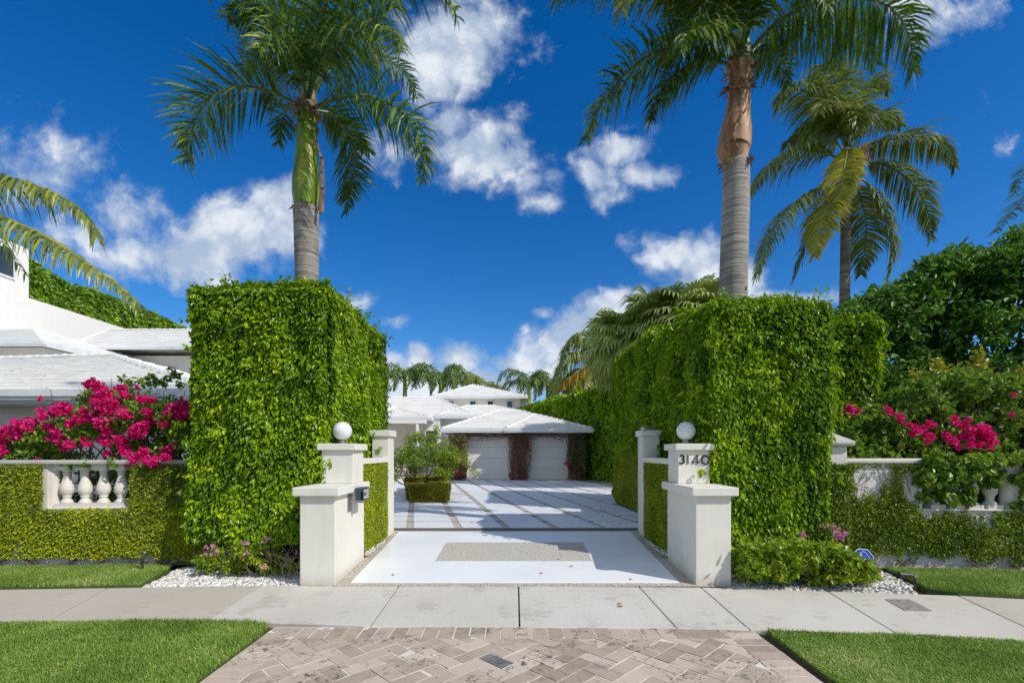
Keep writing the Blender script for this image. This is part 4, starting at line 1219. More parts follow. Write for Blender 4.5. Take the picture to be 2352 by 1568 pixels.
hedge('ficus_hedge', 'far tall hedge bounding the court behind the right corner of the garage', 'hedge',
      (0, 2.2, 0, 20, 0.2, 4.7), ('-x', '-y', '+z'), 420, 0.17, M['ficus'], amp=0.14, depth=.3, tufts=120, aspect=0.55, inset=.3, group='tall ficus hedges')
fo = bpy.data.objects['ficus_hedge.003']
fo.rotation_euler = (0, 0, math.atan(0.30)); fo.location = (U(1414, 20.6)+1.5, 20.6, .2)
hedge('ficus_hedge', 'hedge set back on the right of the street hedge, leaves partly in shade', 'hedge',
      (4.3, 6.05, 7.9, 8.9, 0.3, 3.75), ('-y', '+x', '+z', '-x'), 2200, 0.085, M['ficus'], amp=0.09, tufts=120, aspect=0.5, group='tall ficus hedges')
# low clipped hedge on the court edge
hedge('low_hedge', 'low box clipped hedge at the right edge of the court behind the gate post', 'hedge',
      (2.72, 3.26, 9.6, 12.8, 0.2, 1.50), ('-y', '-x', '+z', '+y'), 7000, 0.036, M['fig'], amp=0.02, depth=.05, inset=.06, aspect=.5, droop=.5)

# parterre with a bush in it
pt = thing('parterre_hedge', 'low square clipped hedge ring around the bush in the court', 'hedge', (-2.3, 12.8, CZ0))
X0, X1, Y0, Y1 = -2.74, -1.70, 12.8, 17.2
pos_, nor_ = [], []
boxes = []
zt1 = ZZ(1114, 12.8)
boxes = [(X0, X1, Y0, Y0+.55, CZ0, zt1), (X0-.1, X0+.42, Y0+.5, 15.2, CZ0, zt1-.03), (X1-.42, X1+.12, Y0+.5, 15.2, CZ0, zt1), (X0-.15, X1+.15, 15.2, 15.75, CZ0, zt1+.04),
         (X0-.1, X0+.4, 15.7, Y1, CZ0, zt1), (X1-.4, X1+.1, 15.7, Y1, CZ0, zt1), (X0-.1, X1+.1, Y1-.05, Y1+.5, CZ0, zt1+.02)]
mb = MB()
for b in boxes:
    p, q = box_surface(int(5200*(2*(b[3]-b[2])*(b[5]-b[4])+2*(b[1]-b[0])*(b[5]-b[4])+(b[1]-b[0])*(b[3]-b[2]))), b, ('-y', '-x', '+x', '+z', '+y'))
    f_ = 1-0.10*(zt1-p[:, 2])/(zt1-CZ0); cxm = (X0+X1)/2
    p[:, 0] = cxm+(p[:, 0]-cxm)*f_-0.2*(p[:, 1]-12.8)
    p = p+q*(wob(p, 4)*.03-RNG.random(len(p))*.05)[:, None]
    pos_.append(p); nor_.append(q); sh_ = -.2*((b[2]+b[3])/2-12.8); mb.box(b[0]+.2+sh_, b[1]-.2+sh_, b[2]+.06, b[3]-.06, b[4], b[5]-.05) if b[1]-b[0] > .6 else mb.box(b[0]+.16+sh_, b[1]-.16+sh_, b[2]+.25, b[3]-.25, b[4], b[5]-.05)
leaves('foliage', np.concatenate(pos_), np.concatenate(nor_), 0.034, M['parterre'], pt, droop=.2, jitter=.8, aspect=.5)
mb.build('dark_core', M['core'], pt)

def clump_leaves(centers, radii, per, flat=1.0, rng=RNG):
    P_, N_ = [], []
    for c, r in zip(centers, radii):
        k = max(3, int(per*(r if np.isscalar(r) else r)))
        d = nrm(rng.normal(size=(k, 3))); rr = rng.random((k, 1))**0.45
        P_.append(np.array(c)+d*rr*r*np.array([1, 1, flat])); N_.append(d)
    return np.concatenate(P_), np.concatenate(N_)
def limb(mb, p, d, L, r, depth, tips, spread=0.55, seg=6, up=0.2):
    pts = [Vector(p)]; dd = Vector(d).normalized()
    for s in range(4):
        dd = (dd+Vector(np.random.default_rng(random.randrange(10**6)).normal(size=3)*0.12)+Vector((0, 0, up*.15))).normalized()
        pts.append(pts[-1]+dd*L/4)
    mb.tube(pts, [r*(1-.1*s) for s in range(5)], seg)
    if depth == 0:
        tips.append((pts[-1], dd)); return
    for k in range(random.choice((2, 3))):
        v = Vector(np.random.default_rng(random.randrange(10**6)).normal(size=3))
        nd = (dd+v*spread*.6+Vector((0, 0, up))).normalized()
        limb(mb, pts[-1] if k < 2 else pts[2], nd, L*random.uniform(.6, .85), r*.6, depth-1, tips, spread, max(4, seg-1), up)
# bush
bs = thing('small_tree', 'multi stemmed round green bush growing inside the clipped hedge ring', 'bush', (-2.65, 14.9, CZ0))
mb = MB(); tips = []
bc = P(975, 1094, 14.9)
for k in range(9):
    a = k*.7; limb(mb, (bc.x+.04*math.cos(a), bc.y+.04*math.sin(a), CZ0), (math.cos(a)*.75, math.sin(a)*.6, 1.0), .62, .032, 3, tips, .62)
mb.build('stems', M['twig'], bs)
cen = [tuple(t_[0]) for t_ in tips if t_[0].z > .75]
extra = [tuple(P(u, v, 14.9+random.uniform(-.6, .6))) for u, v in ((935, 1012), (918, 1030), (950, 1005), (985, 1000), (1008, 1005), (1022, 1018), (1024, 1035), (960, 1040), (925, 1055), (990, 1045), (1015, 1050), (1000, 1070), (975, 1020), (1003, 990), (1003, 982), (945, 1062), (1020, 1062))]
for _ in range(46):
    d_ = Vector((random.gauss(0, 1), random.gauss(0, 1), random.gauss(0, 1))).normalized()*random.uniform(.55, 1.0); c_ = P(972, 1033, 14.9)
    if d_.z > -.75: extra.append((c_.x-.04+d_.x*.62, c_.y+d_.y*.62, c_.z+.04+d_.z*.56))
pos, out = clump_leaves(cen+extra, [random.uniform(.12, .2) for _ in cen]+[random.uniform(.12, .2) for _ in extra], 420, .8)
leaves('foliage', pos, out, .055, M['bush'], bs, droop=.1, jitter=.9, aspect=.55)

# vines on the garage piers
def vine(label, u0, u1, v0, v1, y, kind, group='vines climbing the garage piers'):
    c = P((u0+u1)/2, v1, y); root = thing('climbing_vine', label, 'vine', (c.x, c.y, CZ0), group=group)
    x0, x1 = U(u0, y), U(u1, y); zt2, zb = ZZ(v0, y), ZZ(v1, y)
    mb = MB()
    for k in range(70 if kind == 'bare' else 34):
        x = random.uniform(x0+.15, x1-.15); z = zb; pts = []
        while z < zt2:
            fl = 1+0.35*max(0, (z-1.6))
            pts.append((min(max(x, x0-.1), x1+.1), y-random.uniform(.02, .28)*fl, z)); x += random.gauss(0, .05); z += random.uniform(.12, .3)
        if len(pts) > 2: mb.tube(pts, random.uniform(.006, .018), 4)
    for k in range(90 if kind == 'bare' else 20):
        x = random.uniform(x0, x1); z = random.uniform(zb+.3, zt2); pts = [(x, y-.1, z)]
        for s in range(4): x += random.gauss(0, .09); z += random.gauss(0, .1); pts.append((x, y-random.uniform(.03, .35), min(z, zt2)))
        mb.tube(pts, .006, 4)
    mb.build('stems', M['vine_wood'], root)
    if kind == 'bare':
        n = 1300; pos = np.stack([RNG.uniform(x0, x1, n), y-RNG.uniform(.03, .35, n), zt2-RNG.random(n)**1.4*(zt2-zb)], 1)
        leaves('dry_leaves', pos, np.tile([0, -1., 0], (n, 1)), .06, M['dryleaf'], root, jitter=.9)
    else:
        n = 4200; z = RNG.uniform(zb+.05, zt2, n); w_ = 1-.18*np.abs(np.sin(z*2.3)); xm = (x0+x1)/2
        pos = np.stack([xm+(RNG.uniform(x0, x1, n)-xm)*w_, y-RNG.uniform(.02, .42, n), z], 1)
        leaves('foliage', pos, np.tile([0, -1., 0], (n, 1)), .07, M['vineleaf'], root, jitter=.9, aspect=.6)
    return root, x0, x1, zb, zt2
M['vine_wood'] = m_plain('vine_wood', (.27, .14, .10), .8, var=.35, scale=14)
M['dryleaf'] = m_leaf('dry_vine_leaf', [(0.0, (.10, .05, .03)), (.5, (.3, .17, .09)), (1., (.45, .32, .15))], .6, .2, (.3, .2, .05))
M['vineleaf'] = m_leaf('vine_leaf', [(0.0, (.06, .07, .02)), (.5, (.2, .18, .06)), (1., (.42, .36, .14))], .5, .2, (.2, .2, .05))
def blooms(root, mat, spots, y, per=700, L=.055, name='blossoms', depth=.1):
    cs = []; rs = []
    for u, v, r in spots:
        cs.append(tuple(P(u, v, y+random.uniform(-depth, depth)))); rs.append(r/F*y)
    pos, out = clump_leaves(cs, rs, per, .8)
    leaves(name, pos, out, L, mat, root, droop=0.0, outw=.8, jitter=.7, aspect=.85, fold=.5)
vy = 23.25
r_, *_ = vine('left garage vine, leafy above with red blossoms at its foot', 1028, 1076, 996, 1102, vy, 'leafy')
blooms(r_, M['bract_faded'], [(1040, 1062, 7), (1052, 1050, 6), (1060, 1066, 7), (1048, 1080, 7), (1068, 1078, 6), (1036, 1072, 5), (1072, 1070, 5), (1055, 1090, 5), (1062, 1056, 5), (1045, 1045, 4)], vy-.3, 480, .085)
r_, *_ = vine('bare brown twiggy vine on the pier between the two garage doors', 1167, 1216, 996, 1102, vy, 'bare')
blooms(r_, M['bract_faded'], [(1171, 1090, 3.5), (1175, 1100, 3), (1191, 1070, 2), (1217, 1033, 2), (1210, 1095, 2.5), (1190, 1050, 2)], vy-.3, 300, .08)
r_, *_ = vine('dark leafy vine on the right end pier of the garage', 1300, 1346, 996, 1102, vy, 'leafy')
blooms(r_, M['bract_faded'], [(1298, 1062, 3), (1330, 1026, 2.5), (1306, 1070, 3), (1336, 1088, 3), (1318, 1084, 2.5), (1310, 1075, 2.5)], vy-.35, 260, .08)
ev = thing('eave_vine', 'thin brown vine running under the garage eaves above both doors', 'vine', (0, vy, 2.2))
mb = MB()
for k in range(80):
    x = random.uniform(U(1060, vy), U(1320, vy)); z = random.uniform(2.28, 2.44); pts = [(x, vy-.08, z)]
    dx = random.choice((-1, 1))*random.uniform(.1, .25)
    for s in range(5): x += dx; z += random.gauss(-.012, .05); pts.append((x, vy-random.uniform(.02, .2), min(max(z, 2.12), 2.46)))
    mb.tube(pts, .007, 4)
mb.build('stems', M['vine_wood'], ev)
n = 1300; X = RNG.uniform(U(1060, vy), U(1320, vy), n)
pos = np.stack([X, vy-RNG.uniform(.02, .22, n), 2.44-RNG.random(n)**1.5*.26*(1+.5*np.sin(X*3.1))], 1)
leaves('dry_leaves', pos, np.tile([0, -1., 0], (n, 1)), .055, M['dryleaf'], ev, jitter=.9)

# ------------------------------------------------------------------ bougainvilleas on the low walls
def mound(u0, u1, top, v_base, y0, y1, n, rmin, rmax, rng=RNG):
    """leaf clump centres under a skyline given by (u, v) pairs"""
    us = np.array([p[0] for p in top]); vs = np.array([p[1] for p in top]); cs, rs = [], []
    for _ in range(n):
        u = rng.uniform(u0, u1); vt = np.interp(u, us, vs); y = rng.uniform(y0, y1); r = rng.uniform(rmin, rmax)
        v = vt+r*F/y+(v_base-vt-r*F/y)*rng.random()
        cs.append(tuple(P(u, v, y))); rs.append(r)
    return cs, rs
bl = thing('bougainvillea', 'magenta flowering bougainvillea spilling over the low wall at the far left', 'bougainvillea', (-5.4, 6.9, 1.3), group='bougainvilleas on the garden walls')
top = [(-260, 990), (-40, 985), (30, 985), (90, 965), (140, 935), (175, 905), (215, 880), (300, 882), (370, 895), (470, 905)]
cs, rs = mound(-250, 455, top, 1052, 6.56, 7.7, 330, .08, .17)
pos, out = clump_leaves(cs, rs, 520, .8)
k = pos[:, 2] > 1.44; 
leaves('foliage', pos[k], out[k], .058, M['bougain_leaf'], bl, droop=.15, jitter=.9, aspect=.62)
cs, rs = mound(-60, 420, [(-60, 1050), (420, 1050)], 1200, 6.95, 7.5, 130, .08, .15)
pos, out = clump_leaves(cs, rs, 420, .8); k = pos[:, 1] > 6.9
leaves('lower_foliage', pos[k], out[k], .058, M['bougain_leaf'], bl, droop=.3, jitter=.9, aspect=.62)
cs2 = [tuple(P(u, v, 6.5)) for u, v in ((180, 1062), (165, 1068), (200, 1063), (330, 1066), (150, 1060), (260, 1062))]
pos, out = clump_leaves(cs2, [.05]*6, 700, .8); leaves('hanging_leaves', pos, out, .05, M['bougain_leaf'], bl, droop=.8, jitter=.7, aspect=.62)
mb = MB()
for k in range(46):
    u = random.uniform(-150, 430); x, y, z = P(u, 1052, 7.0); pts = [(x, y, .2), (x, y, 1.3)]; d = Vector((random.gauss(0, .5), random.gauss(-.2, .3), 1)).normalized()
    p = Vector((x, y, 1.3)); vt = np.interp(u, [q[0] for q in top], [q[1] for q in top]); H = (ZZ(vt, 7)-1.3)
    for s in range(5): p = p+d*H/4.6; d = (d+Vector((random.gauss(0, .25), random.gauss(0, .2), -.02))).normalized(); pts.append(tuple(p))
    mb.tube(pts, [.014, .012, .01, .008, .006, .005, .003], 5)
for (ua, va, ub, vb) in ((380, 895, 398, 850), (290, 885, 286, 868), (90, 960, 40, 948), (140, 930, 92, 915), (330, 890, 345, 862)):
    a, b = P(ua, va, 7.0), P(ub, vb, 6.9); mb.tube([a, a.lerp(b, .5)+Vector((0, 0, .03)), b], [.006, .005, .003], 4)
mb.build('stems', M['twig'], bl)
sp = [tuple(P(u, v, 6.95)) for u, v in ((398, 852), (388, 866), (376, 880), (286, 870), (296, 880), (345, 864), (352, 878), (330, 880), (360, 872), (318, 872), (408, 862), (414, 880))]
pos, out = clump_leaves(sp, [.05]*len(sp), 520, .8); leaves('top_sprigs', pos, out, .06, M['bougain_leaf'], bl, droop=.5, jitter=.8, aspect=.6)
FL = [(210, 879, 13), (200, 884, 8), (222, 890, 12), (240, 900, 18), (225, 910, 12), (241, 925, 26), (262, 918, 12), (139, 938, 24), (120, 945, 12), (155, 932, 12), (61, 974, 24), (40, 982, 14), (80, 966, 14), (95, 957, 8), (115, 984, 15), (128, 990, 8), (20, 994, 24), (-10, 1000, 24), (48, 997, 12), (271, 948, 27), (290, 955, 14), (235, 970, 20), (240, 990, 10), (319, 984, 24), (335, 975, 14), (310, 1000, 14), (332, 915, 14), (350, 918, 8), (281, 891, 12), (292, 905, 9), (143, 1010, 18), (158, 1018, 9), (120, 1005, 9), (235, 1005, 13), (250, 1015, 10), (273, 1013, 16), (283, 1030, 14), (292, 1042, 10), (330, 1034, 10), (319, 1052, 22), (300, 1058, 14), (340, 1056, 14), (359, 1055, 14), (375, 1050, 9), (399, 940, 26), (415, 950, 20), (385, 955, 14), (430, 945, 18), (374, 973, 10), (382, 1036, 13), (390, 1025, 9), (178, 967, 14), (165, 972, 8), (210, 957, 15), (195, 948, 8), (0, 1038, 20), (-20, 1050, 18), (5, 1015, 12), (342, 950, 12), (345, 965, 8), (188, 1008, 8), (205, 1020, 6), (90, 912, 2), (93, 945, 4), (104, 948, 3), (36, 965, 3), (60, 992, 8), (255, 935, 14), (225, 940, 12), (-60, 990, 30), (-90, 1020, 26), (-50, 1040, 20), (318, 895, 3), (150, 1030, 5), (85, 1056, 3), (245, 1040, 5), (415, 930, 12)]
blooms(bl, M['bract'], [(u+random.uniform(-5, 5), v+random.uniform(-4, 4), r*random.uniform(.6, .95)) for u, v, r in FL], 6.55, 1150, .044, depth=.09)

br = thing('bougainvillea', 'sprawling leafy bougainvillea with few magenta blossoms over the right wall', 'bougainvillea', (6, 7.2, 1.3), group='bougainvilleas on the garden walls')
top = [(1915, 1000), (1950, 950), (1985, 930), (2020, 905), (2080, 870), (2130, 845), (2200, 835), (2260, 850), (2352, 850), (2600, 840)]
cs, rs = mound(1935, 2620, top, 1050, 6.75, 8.6, 560, .09, .2)
pos, out = clump_leaves(cs, rs, 460, .8); k = pos[:, 2] > 1.44
leaves('foliage', pos[k], out[k], .082, M['bougain_leaf'], br, droop=.2, jitter=.9, aspect=.62)
cs, rs = mound(2080, 2420, [(2080, 1050), (2420, 1050)], 1190, 6.85, 7.4, 90, .08, .15)
pos, out = clump_leaves(cs, rs, 420, .8); k = pos[:, 1] > 6.8
leaves('lower_foliage', pos[k], out[k], .08, M['bougain_leaf'], br, droop=.3, jitter=.9, aspect=.62)
cs, rs = mound(2112, 2300, [(2112, 1058), (2300, 1058)], 1104, 6.26, 6.4, 34, .05, .09)
c2, r2 = mound(2330, 2560, [(2330, 1060), (2560, 1060)], 1190, 6.2, 6.4, 30, .05, .1)
c3, r3 = mound(2120, 2240, [(2120, 1100), (2240, 1110)], 1150, 6.3, 6.45, 12, .04, .07)
c4, r4 = mound(1985, 2600, [(1985, 1040), (2600, 1035)], 1064, 6.22, 6.36, 70, .04, .07)
c4 = [q for q in c4 if q[0] > 5.3 or wob(np.array([q]), 3.)[0] > .5]; r4 = r4[:len(c4)]
pos, out = clump_leaves(cs+c2+c3+c4, rs+r2+r3+r4, 520, .8); leaves('hanging_leaves', pos, out, .08, M['bougain_leaf'], br, droop=.8, jitter=.6, aspect=.75)
tu = [(1963, 940), (2108, 852), (2160, 840), (2240, 835), (2248, 820), (2262, 838), (2340, 860), (2350, 848), (2200, 850), (2040, 925), (2290, 872), (2150, 826), (2245, 806)]
cs = [tuple(P(u, v+8, 7.6)) for u, v in tu]; pos, out = clump_leaves(cs, [.10]*len(cs), 420, 1.3)
leaves('young_shoots', pos, out, .07, M['coco_yellow'], br, droop=-.1, jitter=.8, aspect=.5)
mb = MB()
for k in range(60):
    u = random.uniform(1960, 2560); p = P(u, 1052, 7.4); pts = [(p.x, p.y, .2), (p.x, p.y, 1.3)]; d = Vector((random.gauss(0, .5), random.gauss(-.2, .3), 1)).normalized(); p = Vector((p.x, p.y, 1.3))
    vt = np.interp(u, [q[0] for q in top], [q[1] for q in top]); H = ZZ(vt, 7.4)-1.2
    for s in range(5): p = p+d*H/4.8; d = (d+Vector((random.gauss(0, .25), random.gauss(0, .2), -.02))).normalized(); pts.append(tuple(p))
    mb.tube(pts, [.016, .013, .01, .008, .006, .005, .003], 5)
mb.build('stems', M['twig'], br)
FR = [(1951, 936, 4), (1955, 943, 4), (1945, 942, 3), (1962, 947, 3), (1972, 940, 3), (2037, 940, 5), (2045, 948, 4), (2067, 955, 5), (2070, 963, 5), (2085, 977, 5), (2098, 978, 5), (2108, 990, 5), (2096, 995, 5), (2118, 985, 5), (2132, 980, 6), (2134, 970, 4), (2138, 1000, 5), (2133, 1013, 3), (2102, 988, 5), (2125, 998, 4), (2145, 975, 3), (2180, 1004, 8), (2190, 1012, 7), (2172, 998, 6), (2210, 1000, 8), (2228, 1005, 9), (2240, 995, 10), (2250, 985, 12), (2262, 1000, 12), (2270, 1012, 9), (2245, 1018, 8), (2225, 985, 8), (2265, 982, 8), (2275, 1000, 8), (2282, 1016, 5), (2272, 1028, 4), (2210, 975, 6), (2195, 968, 6), (2190, 960, 4), (2220, 964, 4), (2230, 1022, 5), (2200, 1025, 5), (2312, 1058, 4), (2320, 1068, 4), (2300, 1062, 3), (2334, 1055, 4), (2345, 1060, 3), (2312, 1078, 3), (2330, 1080, 3), (2306, 1088, 3), (2350, 1075, 4), (2322, 952, 3), (2330, 905, 2)]
blooms(br, M['bract'], [(u, v, r*.92) for u, v, r in FR], 6.62, 800, .046, depth=.08)

# ------------------------------------------------------------------ shrubs in the beds
sh = thing('shrub', 'scraggly low shrub with pale pink flowers and bare twigs in white pebbles', 'shrub', (-3.2, 5.95, 0), group='flowering shrubs beside the piers')
mb = MB(); tips = []
for u, v in ((655, 1328), (560, 1318), (500, 1308), (600, 1322), (650, 1325)):
    b = G(u, v, 0)
    for k in range(3): limb(mb, (b.x, b.y, -.03), (random.gauss(0, .8), random.gauss(0, .3), 1.0), .17, .009, 3, tips, .75, 5, .05)
mb.build('twigs', M['twig_pale'], sh)
cs, rs = mound(455, 682, [(455, 1262), (520, 1245), (600, 1240), (682, 1232)], 1312, 5.9, 6.25, 62, .04, .075)
pos, out = clump_leaves(cs, rs, 640, .8)
leaves('foliage', pos, out, .052, M['shrub_leaf'], sh, droop=.4, jitter=.8, aspect=.42)
blooms(sh, M['pink'], [(490, 1253, 4), (497, 1266, 4), (487, 1272, 4), (471, 1270, 3), (474, 1256, 2.5), (566, 1272, 3.5), (558, 1246, 4), (568, 1246, 3), (604, 1300, 6), (612, 1236, 4), (606, 1243, 3), (720-40, 1268, 2)], 5.88, 620, .026, 'blossoms', .02)
sh2 = thing('shrub', 'dense low yellow green shrub with pink flowers between right pier and lawn', 'shrub', (3.4, 5.8, 0), group='flowering shrubs beside the piers')
cs, rs = mound(1690, 2000, [(1690, 1236), (1760, 1232), (1850, 1234), (1930, 1245), (1985, 1275), (2005, 1300)], 1330, 5.35, 6.15, 330, .05, .10)
gz = [c for c in zip(cs, rs) if c[0][2] > .07]
pos, out = clump_leaves([c[0] for c in gz], [c[1] for c in gz], 480, .8); k = (pos[:, 2] > .05) & (pos[:, 0] > 2.62)
leaves('foliage', pos[k], out[k], .066, M['shrub_leaf'], sh2, droop=.4, jitter=.7, aspect=.55)
mb = MB(); tips = []
for u, v in ((1757, 1336), (1765, 1337), (1830, 1335), (1900, 1340), (1950, 1345)):
    b = G(u, v, 0)
    for k in range(2): limb(mb, (b.x, b.y+.1, -.03), (random.gauss(0, .5), random.gauss(0, .2), 1.0), .16, .011, 2, tips, .6, 5, .1)
mb.build('twigs', M['twig_pale'], sh2)
blooms(sh2, M['pink'], [(1841, 1226, 4), (1845, 1230, 3), (1921, 1224, 5), (1928, 1230, 4), (1934, 1236, 4), (1918, 1234, 3), (1942, 1226, 3)], 5.85, 700, .034, 'blossoms', .02)
blooms(sh2, M['dryleaf2'] if 'dryleaf2' in M else m_leaf('dried_flower', [(0, (.45, .25, .2)), (1, (.7, .45, .38))], .7, .2, (.6, .4, .3)), [(1895, 1212, 8), (1908, 1208, 8), (1920, 1214, 8), (1902, 1220, 6)], 6.1, 700, .03, 'dried_blossoms', .03)

# blue yard sign
c = P(1980, 1286, 5.68)
sg = thing('yard_sign', 'small blue octagonal security sign with white lettering tilted above the shrub', 'sign', (c.x, c.y, 0))
rot = Matrix.Translation(c) @ Matrix.Rotation(R(-14), 4, 'Z') @ Matrix.Rotation(R(-50), 4, Vector((0, 1, 0)).normalized())
rot = Matrix.Translation(c) @ Matrix.Rotation(R(50), 4, 'Y')
def octo(mb, r, y0, y1, sx=1.0):
    q = [(r*math.cos(R(22.5+45*k))*sx, r*math.sin(R(22.5+45*k))) for k in range(8)]
    i = len(mb.v); mb.v += [(x, y0, z) for x, z in q]+[(x, y1, z) for x, z in q]
    mb.f.append(tuple(range(i, i+8))); mb.f.append(tuple(range(i+15, i+7, -1))); mb.t += [.5, .5]
    for k in range(8): a, b = i+k, i+(k+1) % 8; mb.f.append((b, a, a+8, b+8)); mb.t.append(.5)
rS = .145
mb = MB(); octo(mb, rS, 0, .006); mb.build('border', M['white_paint'], sg, xf=rot)
mb = MB(); octo(mb, rS*.94, -.003, 0); mb.build('panel', M['blue_sign'], sg, xf=rot)
mb = MB()
AD = {'A': [[(0, 0), (.35, 1), (.7, 0)], [(.15, .35), (.55, .35)]], 'D': [[(0, 0), (0, 1), (.35, 1), (.65, .7), (.65, .3), (.35, 0), (0, 0)]], 'T': [[(0, 1), (.7, 1)], [(.35, 1), (.35, 0)]]}
for k, ch in enumerate('ADT'): strokes(mb, AD[ch], -.072+k*.052, .005, -.003, .045, .009, .002)
strokes(mb, [[(-.6, .0), (-.6, .45), (-.42, .62), (.42, .62), (.6, .45), (.6, .0)], [(-.85, -.02), (.85, -.02)], [(-.6, -.2), (.6, -.2), (0, -.75), (-.6, -.2)]], 0, 0, -.003, rS*.95, .005, .002)
mb.build('lettering', M['white_paint'], sg, xf=rot)
mb = MB(); mb.tube([(c.x, c.y+.012, -.03), (c.x, c.y+.012, c.z+.02)], .006, 6); mb.build('stake', M['metal'], sg)

# garden spotlights
b = G(327, 1309, .02)
s1 = thing('garden_light', 'slim grey bronze spotlight on a stake in the left lawn', 'garden light', (b.x, b.y, .02), group='garden spotlights')
mb = MB(); mb.tube([(b.x, b.y, -.02), (b.x, b.y, .10)], .013, 10); mb.tube([(b.x, b.y, .10), (b.x, b.y, .155)], .017, 10); mb.build('stake', M['dark_metal'], s1)
mb = MB(); mb.tube([(b.x+.004, b.y, .16), (b.x+.016, b.y-.003, .19), (b.x+.042, b.y-.012, .262), (b.x+.046, b.y-.014, .27)], [.014, .022, .026, .02], 14); mb.build('lamp_head', M['metal'], s1)
mb = MB(); mb.tube([(b.x-.012, b.y, .158), (b.x+.016, b.y, .158)], .008, 8); mb.build('knuckle', M['dark_metal'], s1)
b = G(2102, 1356, 0)
s2 = thing('garden_light', 'dark low spotlight lying level on its stake beside the right lawn', 'garden light', (b.x, b.y, 0), group='garden spotlights')
mb = MB(); mb.tube([(b.x, b.y, -.03), (b.x, b.y, .16)], .013, 10); mb.build('stake', M['dark_metal'], s2)
mb = MB(); mb.tube([(b.x+.005, b.y, .165), (b.x-.05, b.y, .17), (b.x-.055, b.y, .172), (b.x-.17, b.y+.01, .178)], [.016, .018, .027, .03], 14); mb.build('lamp_head', M['dark_metal'], s2)
mb = MB(); mb.tube([(b.x-.006, b.y-.018, .165), (b.x-.006, b.y+.018, .165)], .017, 10); mb.build('knuckle', M['metal'], s2)

# valve cover in the sidewalk
q = [G(2032, 1376), G(2090, 1376.5), G(2142, 1403), G(2078, 1402)]
mb = MB(); mb.prism([(q[3].x, q[3].y), (q[2].x, q[2].y), (q[1].x, q[1].y), (q[0].x, q[0].y)], 0.0012, 0.0055); cv = mb.build('meter_cover', M['sidewalk'], bevel=.002)
cv.data.materials.clear(); cv.data.materials.append(m_plain('cast_cover', (.30, .27, .25), .8, var=.2, scale=18, bump=.6))
tag(cv, 'rectangular concrete meter box cover set into the right part of the sidewalk', 'utility cover')
mb = MB()
for (u, v) in ((2063, 1380), (2085, 1382), (2085, 1396)): g_ = G(u, v); mb.lathe(g_.x, g_.y, [(.012, .0055), (.012, .0068)], 10)
ho = mb.build('bolt', M['dark_metal']); ho.parent = cv

# petals and dry leaves blown onto the court
pp, cc = [], []
for _ in range(150):
    if _ < 95: u, v = RNG.normal(1400, 60), RNG.uniform(1110, 1205)
    else: u, v = RNG.uniform(930, 1450), RNG.uniform(1110, 1205)
    if not 915 < u < 1450: continue
    g_ = G(u, v, CZ0+.014); pp.append(tuple(g_))
for u, v in ((1418, 1387), (1432, 1391)): pp.append(tuple(G(u, v, .003)))
for _ in range(9): g_ = G(RNG.uniform(960, 1500), RNG.uniform(1225, 1335), 0); Yr = 2152.3/((RNG.uniform(1225, 1335)-1038)+79); pp.append((RNG.uniform(-1.6, 1.7), Yr, .0712*(Yr-5.6)+.016))
pp = np.array(pp); up_ = np.tile([0, 0, 1.], (len(pp), 1))
def flat_leaves(name, pos, L, mat):
    n = len(pos); a = RNG.random(n)*6.28; d = np.stack([np.cos(a), np.sin(a), .15*RNG.random(n)], 1); s = np.stack([-np.sin(a), np.cos(a), .3*RNG.random(n)], 1)
    L = L*RNG.uniform(.6, 1.3, (n, 1)); Q = np.stack([pos, pos+d*L*.5+s*L*.4, pos+d*L, pos+d*L*.5-s*L*.4], 1); Q[:, :, 2] += .002
    return np_quads(name, Q, RNG.random(n), mat)
sel = RNG.random(len(pp)) < .62
tag(flat_leaves('fallen_petals', pp[sel], .05, M['bract']), kind='stuff')
tag(flat_leaves('fallen_leaves', pp[~sel], .055, M['dryleaf']), kind='stuff')
